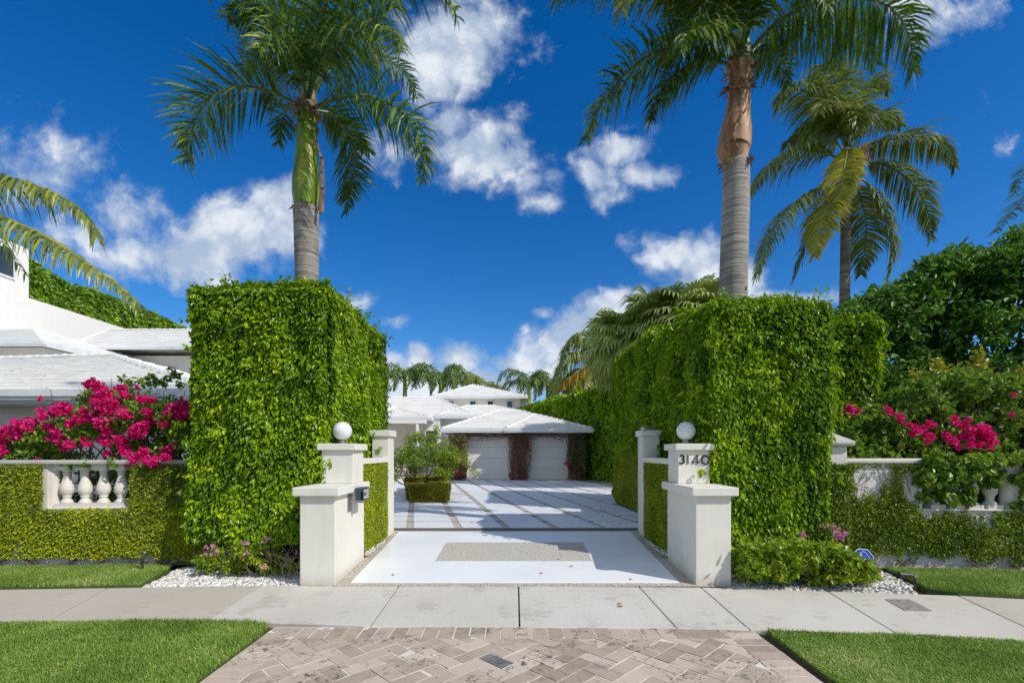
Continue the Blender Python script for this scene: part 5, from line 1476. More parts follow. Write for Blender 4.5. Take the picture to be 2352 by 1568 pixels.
# ------------------------------------------------------------------ palms
def catmull(pts, n):
    pts = np.array([tuple(p) for p in pts], float)
    P_ = np.vstack([2*pts[0]-pts[1], pts, 2*pts[-1]-pts[-2]]); m = len(pts)-1
    seg = np.linalg.norm(np.diff(pts, axis=0), axis=1); cum = np.concatenate([[0], np.cumsum(seg)]); cum /= cum[-1]
    out = []
    for s in np.linspace(0, 1, n):
        k = min(np.searchsorted(cum, s, 'right')-1, m-1); u = (s-cum[k])/max(cum[k+1]-cum[k], 1e-9)
        p0, p1, p2, p3 = P_[k], P_[k+1], P_[k+2], P_[k+3]
        out.append(.5*((2*p1)+(-p0+p2)*u+(2*p0-5*p1+4*p2-p3)*u*u+(-p0+3*p1-3*p2+p3)*u**3))
    return np.array(out)
def frond(parent, ctrl, L=.5, n=70, w=.022, droop=.6, plum=.3, start=.14, mat='royal', pet='petiole', rad=.02, ang=.45, limp=0.0, name='frond', rng=RNG, seg=6, sweep=0.0):
    C = catmull(ctrl, 60)
    mb = MB(); idx = np.linspace(0, 59, 14).astype(int)
    mb.tube([tuple(C[i]) for i in idx], [rad*(1-.88*k/13) for k in range(14)], seg)
    root = mb.build(name, M[pet], parent, smooth=True)
    T_all = np.gradient(C, axis=0); T_all = nrm(T_all)
    H = C[-1]-C[0]; H[2] = 0
    if np.linalg.norm(H) < .25*np.linalg.norm(C[-1]-C[0]): H = H+np.array([.0, -.3, 0])*np.linalg.norm(C[-1]-C[0])
    H = H/np.linalg.norm(H); S = np.cross(H, [0, 0, 1.]); S /= np.linalg.norm(S)
    Qs, tn = [], []
    for sg in (-1, 1):
        t_ = np.clip(np.linspace(start, .995, n)+rng.normal(size=n)*.003, start, .998)
        f = t_*59; i0 = f.astype(int); fr_ = (f-i0)[:, None]
        i1 = np.minimum(i0+1, 59); p = C[i0]*(1-fr_)+C[i1]*fr_; T = T_all[i0]
        N = nrm(np.cross(S[None], T)); N = np.where(N[:, 2:3] < 0, -N, N)
        ph = rng.uniform(-1, 1, (n, 1))*plum*1.25+.12
        fw = (ang+.9*np.clip(t_-.55, 0, 1)**1.0)[:, None]*(1+rng.normal(size=(n, 1))*.12)
        d = nrm(S[None]*sg*np.cos(ph)+N*np.sin(ph)+T*fw+np.array([sweep, 0, 0]))
        prof = (np.sin(np.clip((t_-start)/(1-start), 0, 1)**.75*math.pi*.88+.28))[:, None]
        l = L*np.clip(prof, .3, 1)*(1+rng.normal(size=(n, 1))*.10)
        gdn = np.array([0, 0, -1.]); dr = droop*(1+rng.normal(size=(n, 1))*.22)
        d1 = nrm(d+gdn*dr*.25); d2 = nrm(d+gdn*dr*1.0); d3 = nrm(d+gdn*dr*(2.0+limp))
        a0 = p; a1 = a0+d1*l*.34; a2 = a1+d2*l*.34; a3 = a2+d3*l*.34
        W = nrm(T-d*np.sum(T*d, 1, keepdims=True))
        W = nrm(W+N*rng.normal(size=(n, 1))*.35)*w*.5
        for (q0, q1, s0, s1) in ((a0, a1, .55, 1.), (a1, a2, 1., .75), (a2, a3, .75, .08)):
            Qs.append(np.stack([q0-W*s0, q0+W*s0, q1+W*s1, q1-W*s1], 1))
        r = np.clip(rng.normal(.45, .22, n), 0, 1); tn += [r, r, r]
    lf = np_quads('leaflets', np.concatenate(Qs), np.concatenate(tn), M[mat], root)
    return root
def trunk_tube(parent, pts, rads, mat, name='trunk', seg=28, rings=0, amp=0.0):
    mb = MB(); C = catmull(pts, 60); rr = np.interp(np.linspace(0, 1, 60), np.linspace(0, 1, len(rads)), rads)
    if rings:
        C = catmull(pts, rings*3); rr = np.interp(np.linspace(0, 1, rings*3), np.linspace(0, 1, len(rads)), rads)
        rr = rr*(1+np.array([amp if k % 3 == 0 else 0 for k in range(rings*3)])+RNG.normal(size=rings*3)*amp*.2)
    mb.tube([tuple(p) for p in C], list(rr), seg)
    return mb.build(name, M[mat], parent, smooth=True)
Zr = 7.5
def Q(u, v, z=Zr): return P(u, v, z)

# ---- left royal palm
lp = thing('royal_palm', 'royal palm rising from the left hedge, swollen green crownshaft under feathery fronds', 'palm tree', (Q(706, 0).x, Zr, 0), group='royal palms by the gate')
base = (Q(706, 0).x, Zr, 0)
trunk_tube(lp, [base, tuple(Q(706, 900)), tuple(Q(705, 650)), tuple(Q(704, 560)), tuple(Q(703, 478))], [.21, .19, .172, .168, .186], 'trunk', rings=110, amp=.022)
cs_ = trunk_tube(lp, [tuple(Q(703, 484)), tuple(Q(703, 460)), tuple(Q(703, 430)), tuple(Q(704, 380)), tuple(Q(705, 330)), tuple(Q(705, 300)), tuple(Q(707, 262))], [.165, .20, .20, .172, .155, .152, .13], 'shaft_green', 'crownshaft')
mb = MB()
for (u0, v0, u1, v1, wd) in ((724, 320, 738, 360, .03), (738, 360, 741, 430, .05), (741, 430, 738, 488, .06)):
    a, b_ = Q(u0, v0, 7.36), Q(u1, v1, 7.34); s_ = Vector((wd/2, 0, 0))
    mb.hexa([a-s_, a+s_, a+s_+Vector((0, .02, 0)), a-s_+Vector((0, .02, 0)), b_-s_, b_+s_, b_+s_+Vector((0, .02, 0)), b_-s_+Vector((0, .02, 0))])
mb.build('loose_sheath', M['dry_sheath'], lp)
def ragged(parent, u, v, z, r, n, L, seed=0, down=.6):
    mb = MB()
    for k in range(n):
        a = random.uniform(0, 6.28); p = P(u, v, z)+Vector((r*math.cos(a), r*math.sin(a), random.uniform(-.07, .07)))
        d = Vector((math.cos(a)*random.uniform(.2, .9), math.sin(a)*random.uniform(.2, .9), random.uniform(-down, .5))).normalized(); s = Vector((-math.sin(a), math.cos(a), 0))*random.uniform(.012, .04)
        l = L*random.uniform(.4, 1.2); q = p+d*l*.5; e = q+Vector((d.x, d.y, d.z-.8)).normalized()*l*.5
        mb.face([p-s, p+s, q+s*.7, q-s*.7], random.random()); mb.face([q-s*.7, q+s*.7, e+s*.1, e-s*.1], random.random())
    return mb.build('dry_fibres', M['dry_sheath'], parent)
ragged(lp, 703, 476, Zr, .175, 26, .10); ragged(lp, 706, 300, Zr, .14, 20, .10); ragged(lp, 708, 262, Zr, .14, 60, .16)
trunk_tube(lp, [tuple(Q(706, 300)), tuple(Q(708, 255)), tuple(Q(709, 225)), tuple(Q(710, 195))], [.135, .13, .12, .07], 'dry_sheath', 'crown_base', 18)
def fr_(parent, spec, **kw):
    """spec: list of (u, v, depth)"""
    return frond(parent, [P(*s) for s in spec], **kw)
Zl = 7.5
LP = [ # hanging left arc, right arcs, upper ones
 ([(700, 250, 7.5), (650, 222, 7.45), (565, 198, 7.35), (480, 225, 7.25), (440, 300, 7.2), (428, 372, 7.2)], dict(L=.62, n=90, plum=1.0, droop=.35, mat='royal')),
 ([(715, 250, 7.45), (780, 225, 7.4), (862, 225, 7.35), (935, 270, 7.3), (972, 340, 7.3), (972, 412, 7.3)], dict(L=.58, n=90, plum=.8, droop=.55, mat='royal')),
 ([(712, 255, 7.55), (760, 262, 7.75), (800, 320, 7.9), (812, 400, 8.0), (795, 488, 8.0)], dict(L=.50, n=85, plum=.5, droop=.35, mat='royal')),
 ([(705, 225, 7.4), (690, 130, 7.2), (640, 40, 7.0), (570, 5, 6.9), (520, 40, 6.85)], dict(L=.62, n=80, plum=.9, droop=.6)),
 ([(708, 225, 7.4), (722, 120, 7.0), (752, 0, 6.6), (790, -90, 6.3), (860, -60, 6.1), (905, 20, 6.0)], dict(L=.66, n=90, plum=.9, droop=.7)),
 ([(714, 220, 7.5), (790, 60, 7.5), (880, -50, 7.4), (970, -60, 7.3), (1035, 0, 7.3), (1050, 40, 7.3)], dict(L=.62, n=80, plum=.8, droop=.5)),
 ([(703, 220, 7.6), (665, 100, 7.8), (600, -20, 8.0), (520, -60, 8.1), (470, -20, 8.1)], dict(L=.6, n=80, plum=.9, droop=.6)),
 ([(712, 230, 7.7), (770, 150, 8.1), (850, 120, 8.4), (920, 160, 8.6), (960, 220, 8.7)], dict(L=.6, n=70, plum=.9, droop=.5)),
 ([(700, 225, 7.6), (650, 160, 8.0), (600, 130, 8.3), (560, 160, 8.5)], dict(L=.6, n=70, plum=.9, droop=.5)),
 ([(708, 210, 7.5), (712, 90, 7.6), (700, -60, 7.7), (660, -160, 7.7)], dict(L=.62, n=80, plum=1, droop=.5)),
 ([(710, 225, 7.35), (740, 130, 6.9), (800, 60, 6.4), (880, 60, 6.1), (925, 110, 5.95)], dict(L=.58, n=80, plum=.8, droop=.75)),
 ([(706, 225, 7.35), (680, 140, 6.9), (640, 90, 6.5), (590, 110, 6.2)], dict(L=.52, n=70, plum=.9, droop=.7)),
 ([(714, 250, 7.6), (745, 245, 7.9), (790, 290, 8.3), (850, 350, 8.5)], dict(L=.45, n=60, plum=.7, droop=.4)),
 ([(700, 252, 7.6), (672, 240, 7.9), (650, 270, 8.3), (640, 330, 8.4)], dict(L=.42, n=55, plum=.8, droop=.4)),
]
for sp_, kw in LP:
    kw['L'] *= 1.22; kw['n'] = int(kw['n']*1.75); kw.setdefault('rad', .028); kw.setdefault('w', .024); fr_(lp, sp_, **kw)

# ---- right royal palm
rp = thing('royal_palm', 'royal palm rising from the right hedge with dry brown crownshaft and long drooping fronds', 'palm tree', (Q(1685, 0).x, Zr, 0), group='royal palms by the gate')
trunk_tube(rp, [(Q(1684, 0).x, Zr, 0), tuple(Q(1684, 900)), tuple(Q(1684, 690)), tuple(Q(1687, 560)), tuple(Q(1690, 470)), tuple(Q(1691, 372))], [.24, .225, .215, .207, .2, .192], 'trunk', rings=110, amp=.020)
trunk_tube(rp, [tuple(Q(1690, 382)), tuple(Q(1684, 352)), tuple(Q(1687, 325)), tuple(Q(1692, 280)), tuple(Q(1697, 235)), tuple(Q(1699, 195)), tuple(Q(1700, 150))], [.17, .245, .235, .19, .165, .17, .19], 'shaft_brown', 'crownshaft')
mb = MB()
pl_ = [(1722, 240, 7.3), (1706, 262, 7.27), (1692, 285, 7.25), (1684, 305, 7.22), (1690, 330, 7.2), (1696, 342, 7.2)]
for k in range(len(pl_)-1): mb.tube([P(*pl_[k]), P(*pl_[k+1])], [.016, .014], 5)
mb.build('sheath_edge', M['dry_sheath'], rp, smooth=True)
ragged(rp, 1690, 380, Zr, .20, 30, .12); ragged(rp, 1698, 205, Zr, .17, 34, .16); ragged(rp, 1699, 165, Zr, .18, 40, .15)
trunk_tube(rp, [tuple(Q(1699, 190)), tuple(Q(1700, 150)), tuple(Q(1702, 110)), tuple(Q(1704, 60))], [.165, .19, .14, .06], 'petiole', 'crown_base', 18)
RP = [
 ([(1690, 140, 7.4), (1630, 116, 7.3), (1545, 108, 7.2), (1456, 150, 7.1), (1385, 235, 7.05), (1345, 320, 7.05)], dict(L=.6, n=95, plum=.7, droop=.5)),
 ([(1690, 150, 7.45), (1620, 140, 7.35), (1545, 175, 7.3), (1505, 240, 7.3), (1494, 278, 7.3)], dict(L=.5, n=80, plum=.6, droop=.6)),
 ([(1695, 120, 7.4), (1600, -20, 7.0), (1480, -90, 6.8), (1350, -60, 6.7), (1275, 0, 6.7)], dict(L=.62, n=85, plum=.8, droop=.6)),
 ([(1697, 110, 7.3), (1620, -40, 6.8), (1530, -80, 6.4), (1450, -40, 6.2), (1425, 30, 6.1)], dict(L=.55, n=80, plum=.7, droop=.8, mat='coco')),
 ([(1694, 125, 7.4), (1664, 30, 7.1), (1620, -50, 6.9), (1560, -60, 6.8), (1520, 10, 6.7)], dict(L=.62, n=80, plum=.8, droop=.8)),
 ([(1706, 115, 7.4), (1740, 10, 7.1), (1790, -80, 6.8), (1860, -60, 6.6), (1900, 20, 6.5)], dict(L=.6, n=80, plum=.8, droop=.8)),
 ([(1710, 135, 7.45), (1770, 62, 7.35), (1860, 10, 7.25), (1960, -5, 7.15), (2050, 20, 7.1), (2092, 95, 7.1), (2098, 165, 7.1)], dict(L=.75, n=105, plum=.45, droop=.85)),
 ([(1708, 135, 7.6), (1780, 80, 7.9), (1880, 50, 8.1), (1970, 80, 8.2), (2015, 150, 8.2)], dict(L=.66, n=85, plum=.5, droop=.8)),
 ([(1704, 105, 7.6), (1760, -20, 8.0), (1850, -110, 8.2), (1980, -100, 8.3), (2080, -20, 8.3)], dict(L=.62, n=80, plum=.7, droop=.7)),
 ([(1698, 105, 7.6), (1680, -20, 7.9), (1640, -140, 8.1), (1560, -200, 8.2)], dict(L=.62, n=80, plum=.9, droop=.6)),
 ([(1694, 130, 7.6), (1640, 70, 8.0), (1580, 50, 8.3), (1530, 90, 8.5), (1520, 150, 8.5)], dict(L=.6, n=75, plum=.8, droop=.7)),
 ([(1704, 110, 7.3), (1722, 0, 6.9), (1730, -100, 6.5), (1720, -130, 6.1)], dict(L=.6, n=80, plum=.8, droop=.8)),
 ([(1696, 130, 7.35), (1650, 80, 6.9), (1600, 60, 6.5), (1560, 110, 6.3)], dict(L=.5, n=70, plum=.8, droop=.9)),
 ([(1708, 140, 7.7), (1740, 120, 8.1), (1790, 150, 8.5), (1810, 200, 8.7)], dict(L=.45, n=55, plum=.7, droop=.6)),
]
for sp_, kw in RP:
    kw['L'] *= 1.22; kw['n'] = int(kw['n']*1.75); kw.setdefault('rad', .032); kw.setdefault('w', .026); fr_(rp, sp_, **kw)

# ---- coconut palm behind the right hedge
Zc = 15.0
cp = thing('coconut_palm', 'coconut palm behind the right hedge, drooping fronds, one bright yellow green in front', 'palm tree', (P(1940, 0, Zc).x, Zc, 0))
trunk_tube(cp, [(P(1941, 0, Zc).x, Zc, 0), tuple(P(1941, 800, Zc)), tuple(P(1940, 680, Zc)), tuple(P(1942, 560, Zc)), tuple(P(1941, 470, Zc)), tuple(P(1943, 345, Zc))], [.2, .17, .15, .14, .135, .13], 'coco_trunk', rings=60, amp=.03)
ragged(cp, 1945, 395, Zc, .22, 60, .4)
CPF = [
 ([(1945, 350, 14.8), (1946, 345, 14.3), (1937, 400, 13.9), (1932, 480, 13.8)], 'coco_yellow', dict(L=.56, n=90, plum=.2, droop=.4, start=.2)),
 ([(1938, 370, 15), (1890, 350, 14.9), (1820, 345, 14.8), (1760, 385, 14.7), (1722, 450, 14.7)], 'coco', dict(L=.95, n=80, droop=1.0)),
 ([(1935, 400, 15), (1880, 430, 14.8), (1810, 480, 14.6), (1760, 560, 14.5), (1735, 640, 14.5)], 'coco', dict(L=.85, n=80, droop=.9)),
 ([(1938, 405, 14.9), (1915, 440, 14.4), (1893, 490, 14.1), (1872, 590, 14.0)], 'coco_yellow', dict(L=.75, n=80, plum=.2, droop=.5)),
 ([(1936, 410, 15.3), (1890, 480, 15.7), (1845, 570, 16), (1822, 640, 16)], 'coco', dict(L=.7, n=70, droop=.7)),
 ([(1950, 350, 15), (2020, 325, 15), (2100, 312, 14.9), (2165, 335, 14.8), (2195, 385, 14.8)], 'coco', dict(L=.8, n=80, droop=1.0)),
 ([(1955, 372, 15), (2030, 378, 14.9), (2095, 420, 14.8), (2130, 480, 14.8), (2138, 550, 14.8)], 'coco', dict(L=.85, n=80, droop=.9)),
 ([(1955, 395, 15), (2000, 430, 14.8), (2035, 490, 14.6), (2052, 560, 14.5), (2040, 640, 14.5)], 'coco', dict(L=.8, n=80, droop=.8)),
 ([(1950, 400, 15.3), (1975, 450, 15.6), (1990, 530, 15.8), (1978, 630, 15.8)], 'coco', dict(L=.8, n=70, droop=.6)),
 ([(1943, 330, 15), (1935, 260, 14.8), (1918, 190, 14.6), (1893, 150, 14.4), (1870, 175, 14.3)], 'coco', dict(L=.85, n=80, droop=.6, plum=.4)),
 ([(1940, 335, 15), (1910, 270, 14.7), (1860, 215, 14.5), (1805, 205, 14.3), (1785, 250, 14.3)], 'coco', dict(L=.85, n=80, droop=.7, plum=.4)),
 ([(1948, 335, 15), (1965, 260, 15), (1990, 200, 15), (2015, 180, 15), (2040, 210, 15)], 'coco', dict(L=.8, n=80, droop=.7, plum=.4)),
 ([(1938, 345, 15.2), (1900, 310, 15.5), (1850, 295, 15.7), (1800, 330, 15.9)], 'coco', dict(L=.85, n=70, droop=.9)),
 ([(1950, 340, 15.2), (1985, 290, 15.4), (2030, 265, 15.6), (2070, 290, 15.7)], 'coco', dict(L=.8, n=70, droop=.9)),
 ([(1942, 335, 14.8), (1925, 270, 14.2), (1900, 230, 13.8), (1880, 260, 13.5)], 'coco', dict(L=.8, n=75, droop=.8, plum=.5)),
 ([(1946, 335, 14.8), (1950, 270, 14.3), (1965, 250, 14.0), (1975, 290, 13.8)], 'coco', dict(L=.75, n=75, droop=.8, plum=.5)),
]
for sp_, mt, kw in CPF:
    kw.setdefault('plum', .25); kw['L'] *= 1.25; kw['n'] = int(kw['n']*1.7); fr_(cp, sp_, mat=mt, pet='petiole_yel' if mt == 'coco_yellow' else 'petiole', rad=.035, w=.045, **kw)
for k in range(9):
    c = P(1968+random.uniform(-10, 12), 388+random.uniform(-14, 16), 14.6+random.uniform(-.1, .1)); mb = MB(); r = .10
    mb.lathe(c.x, c.y, [(max(.003, r*math.sin(R(th))), c.z-r*1.2*math.cos(R(th))) for th in range(0, 181, 20)], 10); mb.build('coconut', M['coconut'], cp, smooth=True)
mb = MB()
for k in range(46):
    a = P(1966, 380, 14.7); b = P(1985+random.uniform(-18, 22), 345+random.uniform(-25, 30), 14.5+random.uniform(-.2, .2)); mb.tube([a, a.lerp(b, .5)+Vector((0, 0, .1)), b], .012, 4)
mb.build('flower_stalk', M['infl'], cp)

# ---- coconut palm outside the left edge: two fronds hang into the view
op = thing('coconut_palm', 'coconut palm just beyond the left edge, two torn fronds hanging into view', 'palm tree', (P(-420, 0, 8.2).x, 8.2, 0))
trunk_tube(op, [(P(-420, 0, 8.2).x, 8.2, 0), tuple(P(-420, 800, 8.2)), tuple(P(-410, 600, 8.2)), tuple(P(-400, 420, 8.2))], [.2, .16, .14, .13], 'coco_trunk', rings=40, amp=.03)
fr_(op, [(-400, 400, 8.2), (-250, 360, 8.1), (-80, 388, 8.0), (60, 418, 7.9), (150, 455, 7.8), (205, 505, 7.8), (222, 545, 7.8)], L=1.0, n=165, droop=1.3, plum=.15, mat='coco', pet='petiole_yel', rad=.03, w=.04, limp=1.0, start=.12)
fr_(op, [(-400, 410, 8.1), (-230, 430, 7.8), (-60, 475, 7.5), (60, 520, 7.3), (180, 590, 7.2), (270, 655, 7.1), (318, 698, 7.1)], L=.9, n=175, droop=1.15, plum=.2, mat='coco', pet='petiole_yel', rad=.032, w=.038, limp=1.0, start=.12)
for a in range(0, 360, 40):
    b = P(-400, 405, 8.2); ca_, sa_ = math.cos(R(a)), math.sin(R(a))
    if ca_ > .35 : continue
    frond(op, [b, b+Vector((ca_*.9, sa_*.9, .6)), b+Vector((ca_*2, sa_*2, .4)), b+Vector((ca_*2.9, sa_*2.9, -.6))], L=.8, n=50, droop=1., mat='coco', w=.04)

# ---- palm beyond the right edge
ep = thing('date_palm', 'palm beyond the right edge, feathery dark frond tips reaching into view', 'palm tree', (P(2560, 0, 12).x, 12, 0))
trunk_tube(ep, [(P(2560, 0, 12).x, 12, 0), tuple(P(2560, 700, 12)), tuple(P(2560, 440, 12))], [.22, .2, .18], 'coco_trunk', rings=40, amp=.03)
for sp_ in ([(2560, 430, 12), (2480, 400, 11.8), (2400, 420, 11.7), (2330, 480, 11.6), (2285, 535, 11.6)], [(2560, 420, 12), (2470, 360, 11.8), (2400, 360, 11.7), (2350, 400, 11.6), (2325, 450, 11.6)],
            [(2560, 420, 12), (2500, 330, 12), (2430, 310, 12), (2370, 340, 12)], [(2560, 420, 12), (2620, 330, 12), (2700, 330, 12)], [(2560, 430, 12), (2640, 420, 12), (2720, 480, 12)], [(2560, 440, 12), (2470, 450, 12.3), (2400, 500, 12.5), (2350, 560, 12.6)]):
    fr_(ep, sp_, L=.62, n=85, droop=.35, plum=.5, mat='royal', w=.026, rad=.025)

# ---- distant palms
def small_palm(u, v, y, r, label, nf=11, lean=0.0, base_v=None, mat='royal', seed=0, trunk='shaft_green', vis=0, L=.85):
    rg = random.Random(seed); c = P(u, v, y)
    root = thing('distant_palm', label, 'palm tree', (c.x, y, 0), group='palms beyond the roofs')
    trunk_tube(root, [(c.x, y, 0), (c.x, y, c.z*.6), (c.x, y, c.z)], [.26, .22, .16], trunk, seg=10)
    for k in range(nf):
        a = 2*math.pi*k/nf+rg.uniform(-.25, .25); e = rg.uniform(.15, 1.1); rr = r*rg.uniform(.85, 1.1)
        dx, dy_ = math.cos(a)*rr, math.sin(a)*rr
        p0 = c; p1 = c+Vector((dx*.35+lean*.2, dy_*.35, rr*.45*e)); p2 = c+Vector((dx*.8+lean*.6, dy_*.8, rr*.42*e)); p3 = c+Vector((dx*1.05+lean, dy_*1.05, rr*(.15*e-.42)))
        frond(root, [p0, p1, p2, p3], L=L*rr*.42, n=44, droop=.9, plum=.7, mat=mat, w=.07, rad=.05, rng=np.random.default_rng(seed*50+k), seg=4, sweep=lean*.12)
    return root
small_palm(930, 868, 42, 2.3, 'distant royal palm nearest the left hedge, trunk on the skyline', 12, 0, seed=1)
small_palm(1012, 873, 42, 2.6, 'distant royal palm with the widest crown, second from the left hedge', 13, -.4, seed=2)
small_palm(1072, 885, 46, 2.3, 'distant windblown palm just left of the upper storey roof peak', 12, -.9, seed=3, mat='coco')
small_palm(1128, 893, 52, 1.9, 'small distant palm peeping over the roof just right of its peak', 11, -.9, seed=4, mat='coco')
small_palm(1152, 905, 52, 1.6, 'smallest distant palm low behind the right slope of the upper roof', 9, -.5, seed=9, mat='coco')
small_palm(1215, 880, 44, 2.3, 'distant palm right of the upper storey, slender trunk fully visible', 11, -.6, seed=5)
small_palm(1258, 890, 46, 2.4, 'distant palm between the slender palm and the golden fronds', 11, -.4, seed=6)

# ---- fan palms above the right hedge
def fan_leaf(parent, base, d, L, size, rng, nseg=26, tintc=.5):
    d = d.normalized(); tip = base+d*L
    mb = MB(); mb.tube([base, base.lerp(tip, .5)+Vector((0, 0, .06*L)), tip], [.022, .018, .012], 4)
    root = mb.build('fan_leaf', M['petiole'], parent)
    D = np.array(d*.8+Vector((0, 0, -.35))); D /= np.linalg.norm(D); S = np.cross(D, [0, 0, 1.]); S /= np.linalg.norm(S); N = np.cross(S, D)
    roll = rng.uniform(-.6, .6); S, N = S*math.cos(roll)+N*math.sin(roll), N*math.cos(roll)-S*math.sin(roll)
    a = np.linspace(-2.15, 2.15, nseg); base_ = np.array(tip)
    dr = np.cos(a)[:, None]*D+np.sin(a)[:, None]*S+N*(-.18+.12*rng.random((nseg, 1)))
    dr = nrm(dr); l = size*(1-.18*np.abs(a)/2.2)[:, None]*(1+rng.normal(size=(nseg, 1))*.05)
    wv = nrm(np.cross(dr, N)); w0 = size*.065
    g = np.array([0, 0, -1.])
    a1 = base_+dr*l*.6; d2 = nrm(dr+g*.2); a2 = a1+d2*l*.25; d3 = nrm(dr+g*1.1); a3 = a2+d3*l*.32
    off = N*(.012*((np.arange(nseg) % 2)*2-1))[:, None]
    Q_ = [np.stack([base_-wv*.01, base_+wv*.01, a1+wv*w0+off, a1-wv*w0-off], 1), np.stack([a1-wv*w0-off, a1+wv*w0+off, a2+wv*w0*.6, a2-wv*w0*.6], 1), np.stack([a2-wv*w0*.6, a2+wv*w0*.6, a3+wv*.003, a3-wv*.003], 1)]
    t_ = np.clip(rng.normal(tintc, .12, nseg), 0, 1)
    np_quads('blade', np.concatenate(Q_), np.concatenate([t_]*3), M['fan'], root)
def fan_palm(u, v, y, R_, label, n, seed):
    rng = np.random.default_rng(seed); c = P(u, v, y)
    root = thing('fan_palm', label, 'palm tree', (c.x, y, 0), group='fan palms over the right hedge')
    trunk_tube(root, [(c.x, y, 0), (c.x, y, c.z*.5), (c.x, y, c.z)], [.18, .16, .17], 'coco_trunk', seg=12)
    for k in range(n):
        z = 1-2*(k+.5)/n*.85; a = k*2.399
        rr = math.sqrt(max(0, 1-z*z)); d = Vector((rr*math.cos(a), rr*math.sin(a), z*.9+.1))
        fan_leaf(root, c+Vector((0, 0, -.1)), d, R_*rng.uniform(.5, .75), R_*rng.uniform(.6, .78), rng, tintc=.4+.3*rng.random())
fan_palm(1440, 775, 18.5, 1.45, 'fan palm at the left of the fan palm clump above the court hedge', 36, 21)
fan_palm(1520, 742, 17.5, 1.45, 'fan palm in the middle of the clump above the court hedge', 36, 22)
fan_palm(1590, 728, 16.5, 1.35, 'fan palm at the right of the clump, touching the street hedge', 34, 23)
fan_palm(1432, 832, 20.5, 1.3, 'lowest fan palm of the clump, half hidden behind the court hedge', 30, 24)

yp = thing('coconut_palm', 'coconut palm with golden dying fronds above the far hedge', 'palm tree', (P(1362, 0, 32.66).x, 32.66, 0))
trunk_tube(yp, [(P(1362, 0, 32.66).x, 32.66, 0), tuple(P(1362, 940, 32.66)), tuple(P(1362, 840, 32.66))], [.2, .17, .14], 'coco_trunk', seg=12)
for sp_, mt in (([(1362, 840, 32.66), (1340, 790, 32.38), (1305, 790, 32.09), (1285, 850, 31.95)], 'coco'), ([(1362, 840, 32.66), (1330, 810, 31.95), (1295, 825, 31.52), (1272, 900, 31.24)], 'coco'), ([(1362, 838, 32.66), (1350, 780, 32.09), (1325, 765, 31.81), (1296, 800, 31.52)], 'coco'),
                ([(1362, 845, 32.66), (1350, 838, 32.09), (1315, 862, 31.81), (1279, 895, 31.81)], 'coco_gold'), ([(1362, 850, 32.66), (1346, 860, 32.09), (1333, 882, 31.81), (1323, 905, 31.81)], 'coco_gold'), ([(1366, 848, 32.66), (1378, 862, 32.38), (1392, 884, 32.23)], 'coco_gold'), ([(1370, 845, 32.66), (1395, 850, 32.09), (1410, 880, 31.95)], 'coco_yellow'),
                ([(1362, 838, 32.66), (1385, 790, 32.66), (1415, 795, 32.66), (1435, 840, 32.66)], 'coco'), ([(1362, 838, 32.66), (1370, 780, 32.94), (1395, 765, 33.23), (1420, 790, 33.51)], 'coco'), ([(1362, 845, 32.66), (1320, 850, 32.94), (1285, 885, 32.94), (1265, 925, 32.94)], 'coco'), ([(1362, 845, 32.66), (1340, 860, 31.81), (1310, 890, 31.24), (1300, 930, 31.24)], 'coco'), ([(1362, 842, 33.23), (1330, 820, 34.08), (1290, 850, 34.65), (1258, 920, 34.65)], 'coco')):
    fr_(yp, sp_, L=1.42, n=70, droop=1.2, plum=.3, mat=mt, pet='petiole_yel' if mt != 'coco' else 'petiole', rad=.06, w=.085)

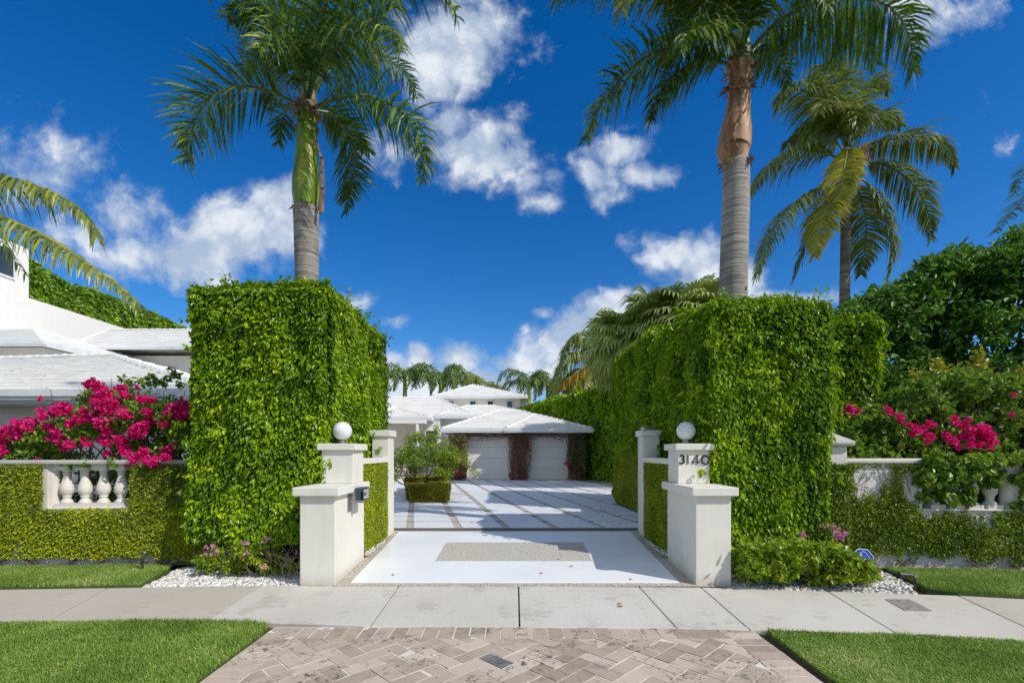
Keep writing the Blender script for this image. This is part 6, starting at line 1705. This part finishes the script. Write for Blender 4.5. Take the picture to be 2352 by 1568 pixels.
# ------------------------------------------------------------------ broad-leaved trees on the right
def tree(label, u, y, skyline, vb, n, rlo, rhi, L, dens, y0, y1, seed, group='leafy trees over the right wall', gaps=()):
    rg = np.random.default_rng(seed)
    x = U(u, y); root = thing('broadleaf_tree', label, 'tree', (x, y, 0), group=group)
    mb = MB(); tips = []
    vt = np.interp(u, [p[0] for p in skyline], [p[1] for p in skyline]); H = ZZ(vt, y)
    mb.tube([(x, y+.25, -.1), (x+.05, y+.25, .9), (x-.03, y+.25, 1.7)], [.14, .12, .11], 10)
    for k in range(5):
        a = k*1.3+seed; limb(mb, (x-.03, y+.25, 1.3+.08*k), (math.cos(a)*.9, math.sin(a)*.25+.1, 1.0), (H-1.5)*.17, .05, 3, tips, .5, 6, .1)
    mb.build('trunk', M['twig'], root)
    us = np.array([p[0] for p in skyline]); vs = np.array([p[1] for p in skyline]); cs, rs = [], []
    w = (us.max()-us.min())
    while len(cs) < n:
        uu = rg.uniform(us.min(), us.max()); yy = rg.uniform(y0, y1); r = rg.uniform(rlo, rhi); vt = np.interp(uu, us, vs)
        f_ = rg.random()
        if rg.random() < .45: f_ = f_**2.2
        v_ = vt+r*F/yy+(vb-vt)*f_
        if any(((uu-gu_)/gr_)**2+((v_-gv_)/(gr_*.8))**2 < 1 and rg.random() < .8 for gu_, gv_, gr_ in gaps): continue
        cs.append(tuple(P(uu, v_, yy))); rs.append(r)
    pos, out = clump_leaves(cs, rs, dens, .8, rg); out = nrm(out+np.array([0, -.15, .3]))
    leaves('crown', pos, out, L, M['tree_leaf'], root, droop=.35, jitter=.6, aspect=.5)
GAPS = [(2190, 800, 26), (2235, 775, 30), (2262, 760, 26), (2100, 745, 16), (2230, 855, 24), (2180, 870, 16), (2290, 735, 20), (2130, 790, 14)]
tree('leafy tree just right of the set back hedge, lowest of the tree row', 2020, 10.2, [(1935, 700), (1960, 672), (2000, 655), (2060, 640), (2110, 610), (2150, 600)], 930, 90, .2, .42, .13, 480, 9.6, 11.2, 31, gaps=GAPS)
tree('middle leafy tree with sky showing through its lower crown', 2200, 10.6, [(2080, 622), (2120, 590), (2160, 566), (2200, 556), (2260, 556), (2300, 560)], 930, 110, .2, .42, .13, 480, 9.8, 11.4, 32, gaps=GAPS)
tree('tallest leafy tree at the right edge of the view', 2360, 10.2, [(2255, 575), (2290, 540), (2330, 512), (2400, 490), (2560, 480), (2700, 520)], 960, 150, .22, .45, .13, 460, 9.4, 11.2, 33, gaps=GAPS)
